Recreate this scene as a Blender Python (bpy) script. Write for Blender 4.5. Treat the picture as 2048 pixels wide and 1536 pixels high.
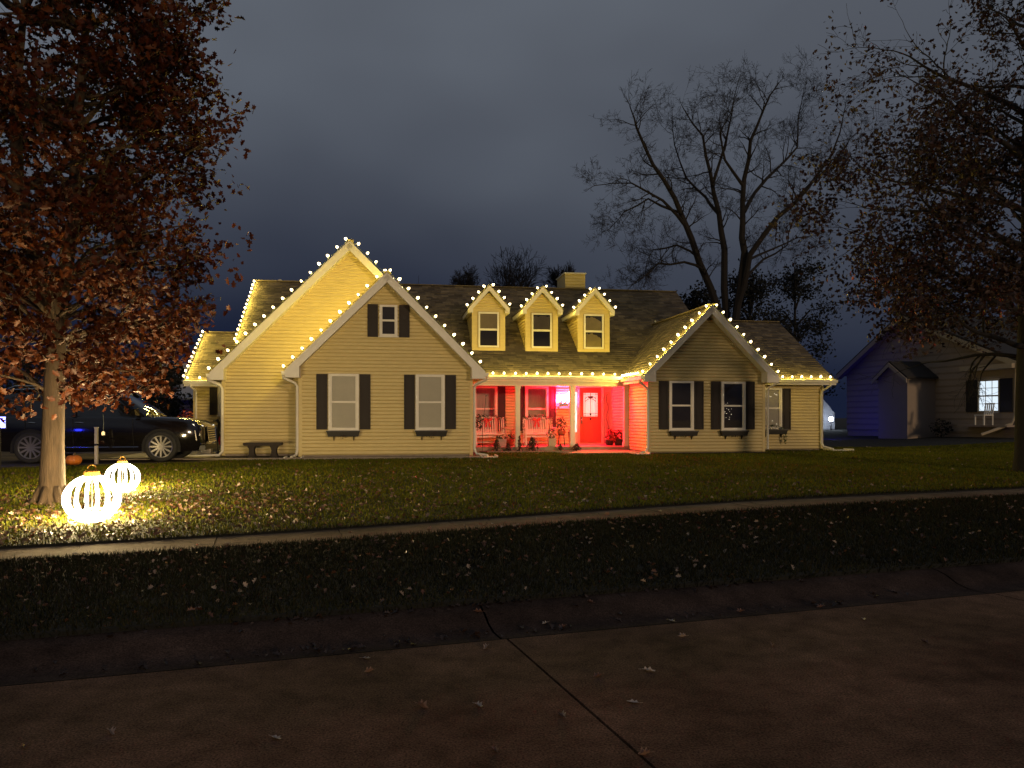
import bpy, math, random
import numpy as np
from mathutils import Vector, Matrix, Quaternion

R = math.radians
random.seed(7)
scene = bpy.context.scene
for o in list(bpy.data.objects):
    bpy.data.objects.remove(o, do_unlink=True)
COL = scene.collection

# ------------------------------------------------------------------ camera
cam_d = bpy.data.cameras.new("camera")
cam_d.sensor_width = 36.0
cam_d.lens = 36.0 * 1538.0 / 2048.0
cam_d.shift_y = 64.0 / 2048.0
cam_d.clip_end = 2000
cam = bpy.data.objects.new("camera", cam_d)
COL.objects.link(cam)
cam.location = (0, 0, 1.6)
cam.rotation_euler = (R(90), 0, 0)
scene.camera = cam

# ------------------------------------------------------------------ world: overcast night sky, a clear navy gap low down
world = bpy.data.worlds.new("World")
scene.world = world
world.use_nodes = True
nt = world.node_tree
nt.nodes.clear()


def N(t, typ, **kw):
    n = t.nodes.new(typ)
    for k, v in kw.items():
        setattr(n, k, v)
    return n


tc = N(nt, "ShaderNodeTexCoord")
sep = N(nt, "ShaderNodeSeparateXYZ")
nt.links.new(tc.outputs["Generated"], sep.inputs[0])
mp = N(nt, "ShaderNodeMapping")
mp.inputs["Scale"].default_value = (1.0, 1.0, 2.0)
mp.inputs["Location"].default_value = (0.35, 0.2, 0.1)
nt.links.new(tc.outputs["Generated"], mp.inputs[0])
nz = N(nt, "ShaderNodeTexNoise")
nz.inputs["Scale"].default_value = 1.6
nz.inputs["Detail"].default_value = 3
nz.inputs["Roughness"].default_value = 0.45
nt.links.new(mp.outputs[0], nz.inputs["Vector"])
# elevation + 0.22*(noise-.5)  -> cloud cover
m1 = N(nt, "ShaderNodeMath", operation="MULTIPLY_ADD")
nt.links.new(nz.outputs["Fac"], m1.inputs[0])
m1.inputs[1].default_value = 0.30
nt.links.new(sep.outputs["Z"], m1.inputs[2])
mr = N(nt, "ShaderNodeMapRange", interpolation_type="SMOOTHSTEP")
mr.inputs["From Min"].default_value = 0.19
mr.inputs["From Max"].default_value = 0.62
mx_ = N(nt, "ShaderNodeMath", operation="MULTIPLY_ADD")
nt.links.new(sep.outputs["X"], mx_.inputs[0])
mx_.inputs[1].default_value = 0.10
nt.links.new(m1.outputs[0], mx_.inputs[2])
nt.links.new(mx_.outputs[0], mr.inputs["Value"])
nz2 = N(nt, "ShaderNodeTexNoise")
nz2.inputs["Scale"].default_value = 1.7
nz2.inputs["Detail"].default_value = 3
nz2.inputs["Roughness"].default_value = 0.5
nt.links.new(mp.outputs[0], nz2.inputs["Vector"])
cr = N(nt, "ShaderNodeValToRGB")
cr.color_ramp.elements[0].position = 0.36
cr.color_ramp.elements[0].color = (0.088, 0.099, 0.122, 1)
cr.color_ramp.elements[1].position = 0.64
cr.color_ramp.elements[1].color = (0.122, 0.140, 0.170, 1)
nt.links.new(nz2.outputs["Fac"], cr.inputs[0])
mix = N(nt, "ShaderNodeMix", data_type="RGBA")
nt.links.new(mr.outputs[0], mix.inputs["Factor"])
mix.inputs["A"].default_value = (0.0078, 0.0120, 0.032, 1)
nt.links.new(cr.outputs[0], mix.inputs["B"])
bg = N(nt, "ShaderNodeBackground")
bg.inputs["Strength"].default_value = 1.0
nt.links.new(mix.outputs["Result"], bg.inputs["Color"])
wo = N(nt, "ShaderNodeOutputWorld")
nt.links.new(bg.outputs[0], wo.inputs["Surface"])

# ------------------------------------------------------------------ low warm light of the street, from behind
SUN_AZ, SUN_EL = -27.0, 6.0
sun_d = bpy.data.lights.new("sun", "SUN")
sun_d.energy = 0.76
sun_d.angle = R(3.0)
sun_d.color = (1.0, 0.70, 0.40)
sun = bpy.data.objects.new("sun", sun_d)
COL.objects.link(sun)
_d = Vector((math.sin(R(SUN_AZ)) * math.cos(R(SUN_EL)), math.cos(R(SUN_AZ)) * math.cos(R(SUN_EL)), -math.sin(R(SUN_EL))))
sun.rotation_euler = _d.to_track_quat("-Z", "Y").to_euler()
sun.location = (6, -30, 6)

vs = scene.view_settings
vs.view_transform = "Standard"
vs.look = "None"
vs.exposure = 0.0
vs.gamma = 1.0
vs.use_curve_mapping = False
scene.render.engine = "CYCLES"
cy = scene.cycles
cy.use_denoising = True
cy.max_bounces = 6
cy.diffuse_bounces = 3
cy.glossy_bounces = 3
cy.transparent_max_bounces = 8
cy.sample_clamp_indirect = 4.0
cy.use_light_tree = True
cy.caustics_reflective = False
cy.caustics_refractive = False

# ------------------------------------------------------------------ materials
MATS = {}


def mat(name, col, rough=0.6, metal=0.0, var=0.0, scale=8.0, bump=0.0, bscale=40.0, spec=0.5, coat=0.0, island=None, stretch=None):
    """procedural principled material; var = noise tint, island = list of colours picked per mesh island"""
    if name in MATS:
        return MATS[name]
    m = bpy.data.materials.new(name)
    m.use_nodes = True
    t = m.node_tree
    p = t.nodes["Principled BSDF"]
    p.inputs["Roughness"].default_value = rough
    p.inputs["Metallic"].default_value = metal
    p.inputs["Specular IOR Level"].default_value = spec
    p.inputs["Coat Weight"].default_value = coat
    c = (*col, 1)
    p.inputs["Base Color"].default_value = c
    tcn = N(t, "ShaderNodeTexCoord")
    vec = tcn.outputs["Object"]
    if stretch:
        mpn = N(t, "ShaderNodeMapping")
        mpn.inputs["Scale"].default_value = stretch
        t.links.new(vec, mpn.inputs[0])
        vec = mpn.outputs[0]
    src = None
    if island:
        g = N(t, "ShaderNodeNewGeometry")
        rp = N(t, "ShaderNodeValToRGB")
        rp.color_ramp.interpolation = "LINEAR"
        while len(rp.color_ramp.elements) < len(island):
            rp.color_ramp.elements.new(0.5)
        for i, ic in enumerate(island):
            rp.color_ramp.elements[i].position = i / (len(island) - 1)
            rp.color_ramp.elements[i].color = (*ic, 1)
        t.links.new(g.outputs["Random Per Island"], rp.inputs[0])
        src = rp.outputs[0]
    if var > 0:
        nn = N(t, "ShaderNodeTexNoise")
        nn.inputs["Scale"].default_value = scale
        nn.inputs["Detail"].default_value = 6
        nn.inputs["Roughness"].default_value = 0.6
        t.links.new(vec, nn.inputs["Vector"])
        ml = N(t, "ShaderNodeMapRange")
        ml.inputs["From Min"].default_value = 0.25
        ml.inputs["From Max"].default_value = 0.75
        ml.inputs["To Min"].default_value = 1 - var
        ml.inputs["To Max"].default_value = 1 + var
        t.links.new(nn.outputs["Fac"], ml.inputs["Value"])
        vm = N(t, "ShaderNodeVectorMath", operation="SCALE")
        if src is None:
            vm.inputs[0].default_value = col
        else:
            t.links.new(src, vm.inputs[0])
        t.links.new(ml.outputs[0], vm.inputs["Scale"])
        src = vm.outputs[0]
        rr = N(t, "ShaderNodeMapRange")
        rr.inputs["To Min"].default_value = max(0.02, rough - 0.12)
        rr.inputs["To Max"].default_value = min(1, rough + 0.12)
        t.links.new(nn.outputs["Fac"], rr.inputs["Value"])
        t.links.new(rr.outputs[0], p.inputs["Roughness"])
    if src is not None:
        t.links.new(src, p.inputs["Base Color"])
    if bump > 0:
        nb = N(t, "ShaderNodeTexNoise")
        nb.inputs["Scale"].default_value = bscale
        nb.inputs["Detail"].default_value = 5
        t.links.new(vec, nb.inputs["Vector"])
        bp = N(t, "ShaderNodeBump")
        bp.inputs["Strength"].default_value = bump
        bp.inputs["Distance"].default_value = 0.02
        t.links.new(nb.outputs["Fac"], bp.inputs["Height"])
        t.links.new(bp.outputs[0], p.inputs["Normal"])
    MATS[name] = m
    return m


def emit(name, col, strength, base=(0.8, 0.8, 0.8)):
    if name in MATS:
        return MATS[name]
    m = bpy.data.materials.new(name)
    m.use_nodes = True
    p = m.node_tree.nodes["Principled BSDF"]
    p.inputs["Base Color"].default_value = (*base, 1)
    p.inputs["Emission Color"].default_value = (*col, 1)
    p.inputs["Emission Strength"].default_value = strength
    MATS[name] = m
    return m


def glass_mat(name, tint=(1, 1, 1), gloss=0.09):
    m = bpy.data.materials.new(name)
    m.use_nodes = True
    t = m.node_tree
    t.nodes.clear()
    tr = N(t, "ShaderNodeBsdfTransparent")
    tr.inputs[0].default_value = (*tint, 1)
    gl = N(t, "ShaderNodeBsdfGlossy")
    gl.inputs["Roughness"].default_value = 0.03
    fr = N(t, "ShaderNodeFresnel")
    fr.inputs[0].default_value = 1.5
    ad = N(t, "ShaderNodeMath", operation="ADD")
    ad.inputs[1].default_value = gloss - 0.04
    t.links.new(fr.outputs[0], ad.inputs[0])
    mx = N(t, "ShaderNodeMixShader")
    t.links.new(ad.outputs[0], mx.inputs[0])
    t.links.new(tr.outputs[0], mx.inputs[1])
    t.links.new(gl.outputs[0], mx.inputs[2])
    o = N(t, "ShaderNodeOutputMaterial")
    t.links.new(mx.outputs[0], o.inputs[0])
    MATS[name] = m
    return m


SIDING = mat("cream vinyl siding", (0.60, 0.487, 0.226), 0.55, var=0.09, scale=3.0, bump=0.08, bscale=60, stretch=(1, 1, 4))
WHITE = mat("white painted trim", (0.74, 0.71, 0.64), 0.45, var=0.06, scale=5)
SHUT = mat("dark brown shutter", (0.020, 0.014, 0.013), 0.7, var=0.2, scale=10, bump=0.1)
SHINGLE = mat("asphalt shingle", (0.1, 0.08, 0.06), 0.9, var=0.35, scale=2.2, bump=0.5, bscale=260,
              island=[(0.0480, 0.0368, 0.0288), (0.0928, 0.0736, 0.0560), (0.1360, 0.1088, 0.0800), (0.0672, 0.0528, 0.0416), (0.1760, 0.1408, 0.1024)])


def concrete(name, col, stain=0.5, speck=0.35, crack=0.0, rough=0.9):
    """concrete with stains, aggregate speckle and hairline cracks"""
    m = bpy.data.materials.new(name)
    m.use_nodes = True
    t = m.node_tree
    p = t.nodes["Principled BSDF"]
    p.inputs["Roughness"].default_value = rough
    p.inputs["Specular IOR Level"].default_value = 0.08
    g = N(t, "ShaderNodeNewGeometry")
    v = g.outputs["Position"]

    def noise(sc, det, lo, hi, a, b_):
        n = N(t, "ShaderNodeTexNoise")
        n.inputs["Scale"].default_value = sc
        n.inputs["Detail"].default_value = det
        n.inputs["Roughness"].default_value = 0.65
        t.links.new(v, n.inputs["Vector"])
        r = N(t, "ShaderNodeMapRange")
        for k_, x in zip(("From Min", "From Max", "To Min", "To Max"), (lo, hi, a, b_)):
            r.inputs[k_].default_value = x
        t.links.new(n.outputs["Fac"], r.inputs["Value"])
        return r.outputs[0], n

    def mul(a, b_):
        x = N(t, "ShaderNodeMath", operation="MULTIPLY")
        t.links.new(a, x.inputs[0])
        t.links.new(b_, x.inputs[1])
        return x.outputs[0]
    f, _n = noise(0.7, 5, .3, .7, 1 - stain, 1 + stain * .45)
    f2, _n = noise(5.0, 6, .3, .62, 1 - stain * .7, 1.1)
    f3, nsp = noise(85.0, 3, .3, .7, 1 - speck, 1 + speck)
    f4, _n = noise(30.0, 3, .62, .74, 1.0, 0.45)
    f = mul(mul(f, f2), mul(f3, f4))
    if crack:
        vo = N(t, "ShaderNodeTexVoronoi", feature="DISTANCE_TO_EDGE")
        vo.inputs["Scale"].default_value = crack
        wn = N(t, "ShaderNodeTexNoise")
        wn.inputs["Scale"].default_value = 2.0
        t.links.new(v, wn.inputs["Vector"])
        ad = N(t, "ShaderNodeVectorMath", operation="MULTIPLY_ADD")
        t.links.new(wn.outputs["Color"], ad.inputs[0])
        ad.inputs[1].default_value = (.7, .7, .7)
        t.links.new(v, ad.inputs[2])
        t.links.new(ad.outputs[0], vo.inputs["Vector"])
        cr_ = N(t, "ShaderNodeMapRange")
        cr_.inputs["From Max"].default_value = 0.004
        cr_.inputs["To Min"].default_value = 0.35
        t.links.new(vo.outputs["Distance"], cr_.inputs["Value"])
        f = mul(f, cr_.outputs[0])
    sc = N(t, "ShaderNodeVectorMath", operation="SCALE")
    sc.inputs[0].default_value = col
    t.links.new(f, sc.inputs["Scale"])
    t.links.new(sc.outputs[0], p.inputs["Base Color"])
    bp_ = N(t, "ShaderNodeBump")
    bp_.inputs["Strength"].default_value = 0.5
    bp_.inputs["Distance"].default_value = 0.006
    t.links.new(nsp.outputs["Fac"], bp_.inputs["Height"])
    t.links.new(bp_.outputs[0], p.inputs["Normal"])
    MATS[name] = m
    return m


CONC = mat("house concrete", (0.33, 0.28, 0.23), 0.85, var=0.2, scale=6, bump=0.3, bscale=60)
ROADC = concrete("road concrete", (0.150, 0.084, 0.054), 0.6, 0.75)
GUTC = concrete("gutter concrete", (0.060, 0.039, 0.031), 0.6, 0.6)
WALKC = concrete("sidewalk concrete", (0.20, 0.145, 0.10), 0.45, 0.35, 0.25)
DRIVEC = concrete("driveway concrete", (0.12, 0.095, 0.072), 0.4, 0.35)
SOIL = mat("lawn soil", (0.010, 0.009, 0.005), 0.95, var=0.5, scale=3.0, bump=0.8, bscale=30)
MULCH = mat("dark mulch", (0.022, 0.014, 0.01), 0.95, var=0.5, scale=20, bump=0.9, bscale=60)
GRASS = mat("grass blades", (0.06, 0.08, 0.02), 0.75, spec=0.2, var=0.45, scale=0.7,
            island=[(0.0619, 0.0868, 0.0019), (0.1160, 0.1230, 0.0034), (0.0772, 0.1085, 0.0023), (0.1856, 0.1445, 0.0066), (0.0852, 0.1012, 0.0027)])
LITTER = mat("dry leaf litter", (0.2, 0.12, 0.06), 0.45, spec=0.5,
             island=[(0.05, 0.02, 0.012), (0.11, 0.045, 0.022), (0.08, 0.03, 0.015), (0.20, 0.10, 0.055), (0.06, 0.025, 0.015), (0.40, 0.30, 0.22), (0.05, 0.02, 0.014)])
GRASS_DIM = mat("verge grass painted dim", (0.03, 0.04, 0.01), 0.8, spec=0.15, var=0.5, scale=1.1,
             island=[(0.012, 0.015, 0.005), (0.022, 0.024, 0.008), (0.016, 0.020, 0.006), (0.036, 0.028, 0.013), (0.015, 0.018, 0.006)])  # darker copy of the lawn grass: weaker light far from the house, as colour
BARK = mat("grey oak bark", (0.085, 0.056, 0.034), 0.9, var=0.45, scale=9, bump=1.0, bscale=26, stretch=(1.6, 1.6, 0.3))
BARKD = mat("dark bark", (0.014, 0.011, 0.010), 0.95, var=0.3, scale=9, bump=0.8, bscale=24, stretch=(1, 1, 0.4))
BLACKP = mat("black car paint", (0.006, 0.005, 0.006), 0.12, coat=0.8)
BLACK = mat("black plastic", (0.012, 0.011, 0.011), 0.5, var=0.2)
CHROME = mat("bright chrome", (0.75, 0.74, 0.72), 0.12, metal=1.0)
RUBBER = mat("tyre rubber", (0.012, 0.012, 0.012), 0.8, var=0.2, scale=20)
ALLOY = mat("alloy wheel", (0.42, 0.40, 0.38), 0.3, metal=0.9)
GOLD = mat("gold ornament cap", (0.30, 0.15, 0.02), 0.5, metal=0.3, var=0.15, scale=20, bump=0.3)
RED = mat("red ribbon", (0.55, 0.015, 0.012), 0.5, var=0.2, scale=30)
PINE = mat("garland needles", (0.02, 0.035, 0.014), 0.8, island=[(0.012, 0.022, 0.01), (0.035, 0.05, 0.02), (0.02, 0.035, 0.012)])
PLANT = mat("plant leaf", (0.05, 0.09, 0.03), 0.6, island=[(0.03, 0.05, 0.02), (0.07, 0.11, 0.035), (0.10, 0.12, 0.06)])
PLANTD = mat("winter plant leaf", (0.06, 0.04, 0.025), 0.7, island=[(0.03, 0.02, 0.015), (0.08, 0.05, 0.03), (0.05, 0.055, 0.03)])
REDLEAF = mat("red shrub leaf", (0.4, 0.05, 0.03), 0.6, island=[(0.30, 0.03, 0.02), (0.5, 0.08, 0.05), (0.22, 0.03, 0.02)])
TERRA = mat("clay pot", (0.30, 0.14, 0.06), 0.8, var=0.2, scale=15, bump=0.2)
POTW = mat("pale stone pot", (0.45, 0.40, 0.34), 0.7, var=0.15, scale=12, bump=0.2)
STONED = mat("dark cast stone", (0.035, 0.027, 0.022), 0.85, var=0.3, scale=14, bump=0.5)
PUMPK = mat("pumpkin skin", (0.62, 0.17, 0.02), 0.45, var=0.15, scale=8)
STEMM = mat("dry stem", (0.16, 0.11, 0.05), 0.9, var=0.3)
BLIND = mat("roller blind", (0.50, 0.48, 0.42), 0.9, var=0.05, scale=4)
BLINDD = mat("dark room", (0.030, 0.025, 0.026), 0.9, var=0.3, scale=3)
PAPER = mat("parchment blind", (0.36, 0.29, 0.15), 0.9, var=0.1, scale=6)
CURT = mat("net curtain", (0.58, 0.52, 0.44), 0.9, var=0.25, scale=14, stretch=(3, 3, 0.15))
WHITEW = mat("white bench paint", (0.78, 0.75, 0.70), 0.5, var=0.06, scale=9)
DOORP = mat("front door paint", (0.55, 0.16, 0.12), 0.4, var=0.04)
WIRE = mat("dark green wire", (0.02, 0.025, 0.018), 0.6)
NSIDE = mat("beige neighbour siding", (0.31, 0.245, 0.20), 0.7, var=0.06, scale=3)
NBLUE = mat("pale neighbour siding", (0.42, 0.42, 0.46), 0.7, var=0.06, scale=3)
POSTM = mat("grey painted post", (0.40, 0.36, 0.32), 0.6, var=0.15)
SEAM = mat("panel gap", (0.002, 0.002, 0.002), 0.8)
CGLASS = mat("dark car glass", (0.008, 0.009, 0.011), 0.04, coat=1.0)
PANE = glass_mat("window pane")
BULB = bpy.data.materials.new("frosted warm bulb")
BULB.use_nodes = True
_t = BULB.node_tree
_t.nodes.clear()
_e = N(_t, "ShaderNodeEmission")
_e.inputs[0].default_value = (1.0, 0.78, 0.40, 1)
_e.inputs[1].default_value = 4.0
_a = N(_t, "ShaderNodeAddShader")
_tr = N(_t, "ShaderNodeBsdfTransparent")
_t.links.new(_e.outputs[0], _a.inputs[0])
_t.links.new(_tr.outputs[0], _a.inputs[1])
_o = N(_t, "ShaderNodeOutputMaterial")
_t.links.new(_a.outputs[0], _o.inputs[0])
BULB.cycles.emission_sampling = "NONE"


def glow_shell(name, col, strength):
    """frosted lamp shell: glows itself and lets the lamp inside shine through"""
    m = bpy.data.materials.new(name)
    m.use_nodes = True
    t = m.node_tree
    t.nodes.clear()
    e = N(t, "ShaderNodeEmission")
    e.inputs[0].default_value = (*col, 1)
    e.inputs[1].default_value = strength
    a = N(t, "ShaderNodeAddShader")
    tr = N(t, "ShaderNodeBsdfTransparent")
    t.links.new(e.outputs[0], a.inputs[0])
    t.links.new(tr.outputs[0], a.inputs[1])
    o = N(t, "ShaderNodeOutputMaterial")
    t.links.new(a.outputs[0], o.inputs[0])
    m.cycles.emission_sampling = "NONE"
    MATS[name] = m
    return m


def lamp(name, energy, col, size):
    l = bpy.data.lights.new(name, "POINT")
    l.energy = energy
    l.color = col
    l.shadow_soft_size = size
    return l


LEDROPE = glow_shell("white led rope", (1.0, 0.90, 0.66), 3.2)
LED_LIGHT = lamp("led_cluster", 70.0, (1.0, 0.74, 0.34), 0.06)
REDGLOW = glow_shell("red porch bulb", (1.0, 0.55, 0.58), 4.0)
RED_LIGHT = lamp("red_filament", 620.0, (1.0, 0.004, 0.030), 0.05)
DOORLIT = emit("lit door glass", (1.0, 0.86, 0.74), 0.62)
DOORLIT2 = emit("lit sidelight glass", (1.0, 0.92, 0.8), 1.2)
LITWIN = emit("lit window blind", (0.72, 0.86, 1.0), 1.0)
BLUEF = emit("blue flood lens", (0.03, 0.05, 1.0), 90.0)
WHITEF = emit("white lamp lens", (0.72, 0.84, 1.0), 160.0)
PANE_GLINT = emit("painted pane glint", (1.0, 0.85, 0.6), 1.6)
LEAF_L = mat("rust oak leaves", (0.2, 0.07, 0.02), 0.55, spec=0.25,
             island=[(0.0356, 0.0060, 0.0010), (0.0586, 0.0114, 0.0013), (0.0838, 0.0179, 0.0018), (0.0461, 0.0083, 0.0011), (0.1046, 0.0274, 0.0029), (0.0293, 0.0049, 0.0010)])
LEAF_R = mat("brown oak leaves", (0.1, 0.04, 0.03), 0.55, spec=0.3,
             island=[(0.0151, 0.0050, 0.0037), (0.0286, 0.0110, 0.0069), (0.0437, 0.0189, 0.0113), (0.0202, 0.0069, 0.0050), (0.0571, 0.0315, 0.0189)])
EVERG = mat("dark evergreen", (0.010, 0.013, 0.008), 0.9, island=[(0.0030, 0.0040, 0.0030), (0.0070, 0.0090, 0.0060), (0.0050, 0.0060, 0.0048)])

# ------------------------------------------------------------------ mesh helpers


class MB:
    def __init__(s):
        s.v, s.f = [], []

    def add(s, vs, fs):
        b = len(s.v)
        s.v += [tuple(p) for p in vs]
        s.f += [tuple(i + b for i in f) for f in fs]
        return s

    def box(s, x0, x1, y0, y1, z0, z1):
        return s.add([(x0, y0, z0), (x1, y0, z0), (x1, y1, z0), (x0, y1, z0), (x0, y0, z1), (x1, y0, z1), (x1, y1, z1), (x0, y1, z1)],
                     [(0, 3, 2, 1), (4, 5, 6, 7), (0, 1, 5, 4), (1, 2, 6, 5), (2, 3, 7, 6), (3, 0, 4, 7)])

    def prism(s, pts, vec):
        """polygon of 3-D points extruded along vec"""
        n = len(pts)
        a = [Vector(p) for p in pts]
        b = [p + Vector(vec) for p in a]
        return s.add(a + b, [tuple(range(n))[::-1], tuple(range(n, 2 * n))] + [(i, (i + 1) % n, n + (i + 1) % n, n + i) for i in range(n)])

    def bar(s, p0, p1, w, h, up=(0, 0, 1)):
        p0, p1 = Vector(p0), Vector(p1)
        d = (p1 - p0).normalized()
        sd = d.cross(Vector(up)).normalized() * (w / 2)
        u2 = sd.cross(d).normalized() * (h / 2)
        return s.prism([p0 - sd - u2, p0 + sd - u2, p0 + sd + u2, p0 - sd + u2], p1 - p0)

    def tube(s, pts, rad, n=6, cap=True):
        pts = [Vector(p) for p in pts]
        if not hasattr(rad, "__len__"):
            rad = [rad] * len(pts)
        b = len(s.v)
        ref = Vector((0.3, 0.9, 0.2))
        for i, p in enumerate(pts):
            d = (pts[min(i + 1, len(pts) - 1)] - pts[max(i - 1, 0)])
            if d.length < 1e-9:
                d = Vector((0, 0, 1))
            d.normalize()
            x = d.cross(ref)
            if x.length < 0.05:
                x = d.cross(Vector((1, 0, 0)))
            x.normalize()
            y = d.cross(x)
            for k in range(n):
                a = 2 * math.pi * k / n
                s.v.append(tuple(p + (x * math.cos(a) + y * math.sin(a)) * rad[i]))
        for i in range(len(pts) - 1):
            for k in range(n):
                k2 = (k + 1) % n
                s.f.append((b + i * n + k, b + i * n + k2, b + (i + 1) * n + k2, b + (i + 1) * n + k))
        if cap:
            s.f.append(tuple(b + k for k in range(n))[::-1])
            e = b + (len(pts) - 1) * n
            s.f.append(tuple(e + k for k in range(n)))
        return s

    def lathe(s, prof, n=12, c=(0, 0, 0)):
        b = len(s.v)
        for r, z in prof:
            for k in range(n):
                a = 2 * math.pi * k / n
                s.v.append((c[0] + r * math.cos(a), c[1] + r * math.sin(a), c[2] + z))
        for i in range(len(prof) - 1):
            for k in range(n):
                k2 = (k + 1) % n
                s.f.append((b + i * n + k, b + i * n + k2, b + (i + 1) * n + k2, b + (i + 1) * n + k))
        s.f.append(tuple(b + k for k in range(n))[::-1])
        e = b + (len(prof) - 1) * n
        s.f.append(tuple(e + k for k in range(n)))
        return s

    def ball(s, c, r, n=8, m=6, sq=(1, 1, 1)):
        prof = []
        b = len(s.v)
        for i in range(m + 1):
            th = math.pi * i / m
            rr, z = math.sin(th), -math.cos(th)
            for k in range(n):
                a = 2 * math.pi * k / n
                s.v.append((c[0] + r * rr * math.cos(a) * sq[0], c[1] + r * rr * math.sin(a) * sq[1], c[2] + r * z * sq[2]))
        for i in range(m):
            for k in range(n):
                k2 = (k + 1) % n
                s.f.append((b + i * n + k, b + i * n + k2, b + (i + 1) * n + k2, b + (i + 1) * n + k))
        return s

    def torus(s, c, R0, r, axis="x", n=16, m=6):
        pts = []
        for i in range(n + 1):
            a = 2 * math.pi * i / n
            if axis == "x":
                pts.append((c[0], c[1] + R0 * math.cos(a), c[2] + R0 * math.sin(a)))
            elif axis == "y":
                pts.append((c[0] + R0 * math.cos(a), c[1], c[2] + R0 * math.sin(a)))
            else:
                pts.append((c[0] + R0 * math.cos(a), c[1] + R0 * math.sin(a), c[2]))
        return s.tube(pts, r, m, cap=False)

    def mesh(s, name, off=(0, 0, 0)):
        me = bpy.data.meshes.new(name)
        ox, oy, oz = off
        me.from_pydata([(x - ox, y - oy, z - oz) for x, y, z in s.v], [], s.f)
        me.update()
        return me

    def obj(s, name, m, parent=None, off=(0, 0, 0), smooth=False):
        o = bpy.data.objects.new(name, s.mesh(name, off))
        o.data.materials.append(m)
        COL.objects.link(o)
        if parent is not None:
            o.parent = parent
        if smooth:
            o.data.polygons.foreach_set("use_smooth", [True] * len(o.data.polygons))
        return o


def tag(o, label=None, cat=None, group=None, kind=None):
    if label:
        o["label"] = label
    if cat:
        o["category"] = cat
    if group:
        o["group"] = group
    if kind:
        o["kind"] = kind
    return o


def empty(name, loc, rz=0.0):
    o = bpy.data.objects.new(name, None)
    COL.objects.link(o)
    o.location = loc
    o.rotation_euler = (0, 0, rz)
    return o


def thing(name, label, cat, loc, rz=0.0, group=None):
    return tag(empty(name, loc, rz), label, cat, group)


def inst(name, me, parent, loc, rot=None, scale=None):
    o = bpy.data.objects.new(name, me)
    COL.objects.link(o)
    o.parent = parent
    o.location = loc
    if rot is not None:
        o.rotation_euler = rot
    if scale is not None:
        o.scale = scale
    return o


def copy_tree(o, parent=None):
    c = o.copy()
    COL.objects.link(c)
    c.parent = parent
    for ch in list(o.children):
        copy_tree(ch, c)
    return c


def np_mesh(name, verts, faces_idx, fsize, m):
    """verts (n,3), faces_idx flat (k*fsize)"""
    me = bpy.data.meshes.new(name)
    nv, nl = len(verts), len(faces_idx)
    me.vertices.add(nv)
    me.vertices.foreach_set("co", np.asarray(verts, np.float32).ravel())
    me.loops.add(nl)
    me.loops.foreach_set("vertex_index", np.asarray(faces_idx, np.int32))
    nf = nl // fsize
    me.polygons.add(nf)
    me.polygons.foreach_set("loop_start", np.arange(0, nl, fsize, dtype=np.int32))
    me.polygons.foreach_set("loop_total", np.full(nf, fsize, np.int32))
    me.update(calc_edges=True)
    me.materials.append(m)
    return me


def scatter(name, tv, tf, pos, normal, yaw, size, m, parent=None):
    """copies of a triangle template (tv,tf) at pos, its z along normal, spun by yaw, scaled by size: one mesh"""
    tv = np.asarray(tv, float)
    tf = np.asarray(tf, int)
    n = len(pos)
    nrm = normal / np.linalg.norm(normal, axis=1, keepdims=True)
    ref = np.tile(np.array([0.0, 0.0, 1.0]), (n, 1))
    bad = np.abs(nrm[:, 2]) > 0.95
    ref[bad] = (1, 0, 0)
    x = np.cross(ref, nrm)
    x /= np.linalg.norm(x, axis=1, keepdims=True)
    y = np.cross(nrm, x)
    c, s_ = np.cos(yaw)[:, None], np.sin(yaw)[:, None]
    x2, y2 = x * c + y * s_, -x * s_ + y * c
    size = np.asarray(size)
    if size.ndim == 1:
        size = np.stack([size] * 3, 1)
    V = pos[:, None, :] + (tv[None, :, 0:1] * size[:, None, 0:1]) * x2[:, None, :] + (tv[None, :, 1:2] * size[:, None, 1:2]) * y2[:, None, :] + (tv[None, :, 2:3] * size[:, None, 2:3]) * nrm[:, None, :]
    k = len(tv)
    F = (tf[None, :, :] + (np.arange(n) * k)[:, None, None]).reshape(-1)
    me = np_mesh(name, V.reshape(-1, 3), F, tf.shape[1], m)
    o = bpy.data.objects.new(name, me)
    COL.objects.link(o)
    if parent is not None:
        o.parent = parent
    return o


# lobed oak leaf, unit length, a little cupped
_lo = [(0, 0, 0), (0.10, 0.18, .03), (0.30, 0.26, .09), (0.17, 0.42, .03), (0.36, 0.62, .10), (0.15, 0.72, .02), (0.10, 0.95, -.03),
       (-0.10, 0.97, -.03), (-0.15, 0.72, .02), (-0.36, 0.60, .10), (-0.17, 0.42, .03), (-0.30, 0.24, .09), (-0.10, 0.18, .03), (0, 0.5, -.03)]
OAK_V = [(x, y - 0.5, z) for x, y, z in _lo]
OAK_F = [(13, i, (i + 1) % 13) for i in range(13)]
SIMPLE_V = [(0, -.5, 0), (.30, -.05, .08), (.12, .18, 0), (0, .5, -.02), (-.12, .16, 0), (-.28, -.02, .08)]
SIMPLE_F = [(0, 1, 2), (0, 2, 3), (0, 3, 4), (0, 4, 5)]


# ------------------------------------------------------------------ ground shape
TH = R(18.0)


def tcoord(x, y):
    return -x * math.sin(TH) + y * math.cos(TH)


def scoord(x, y):
    return x * math.cos(TH) + y * math.sin(TH)


def st(s_, t_):
    return (s_ * math.cos(TH) - t_ * math.sin(TH), s_ * math.sin(TH) + t_ * math.cos(TH))


def sst(x, a, b):
    if a == b:
        return 0.0
    k = min(1, max(0, (x - a) / (b - a)))
    return k * k * (3 - 2 * k)


T_GUT, T_CURB, T_W0, T_W1 = 5.27, 5.88, 9.45, 10.55


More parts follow.
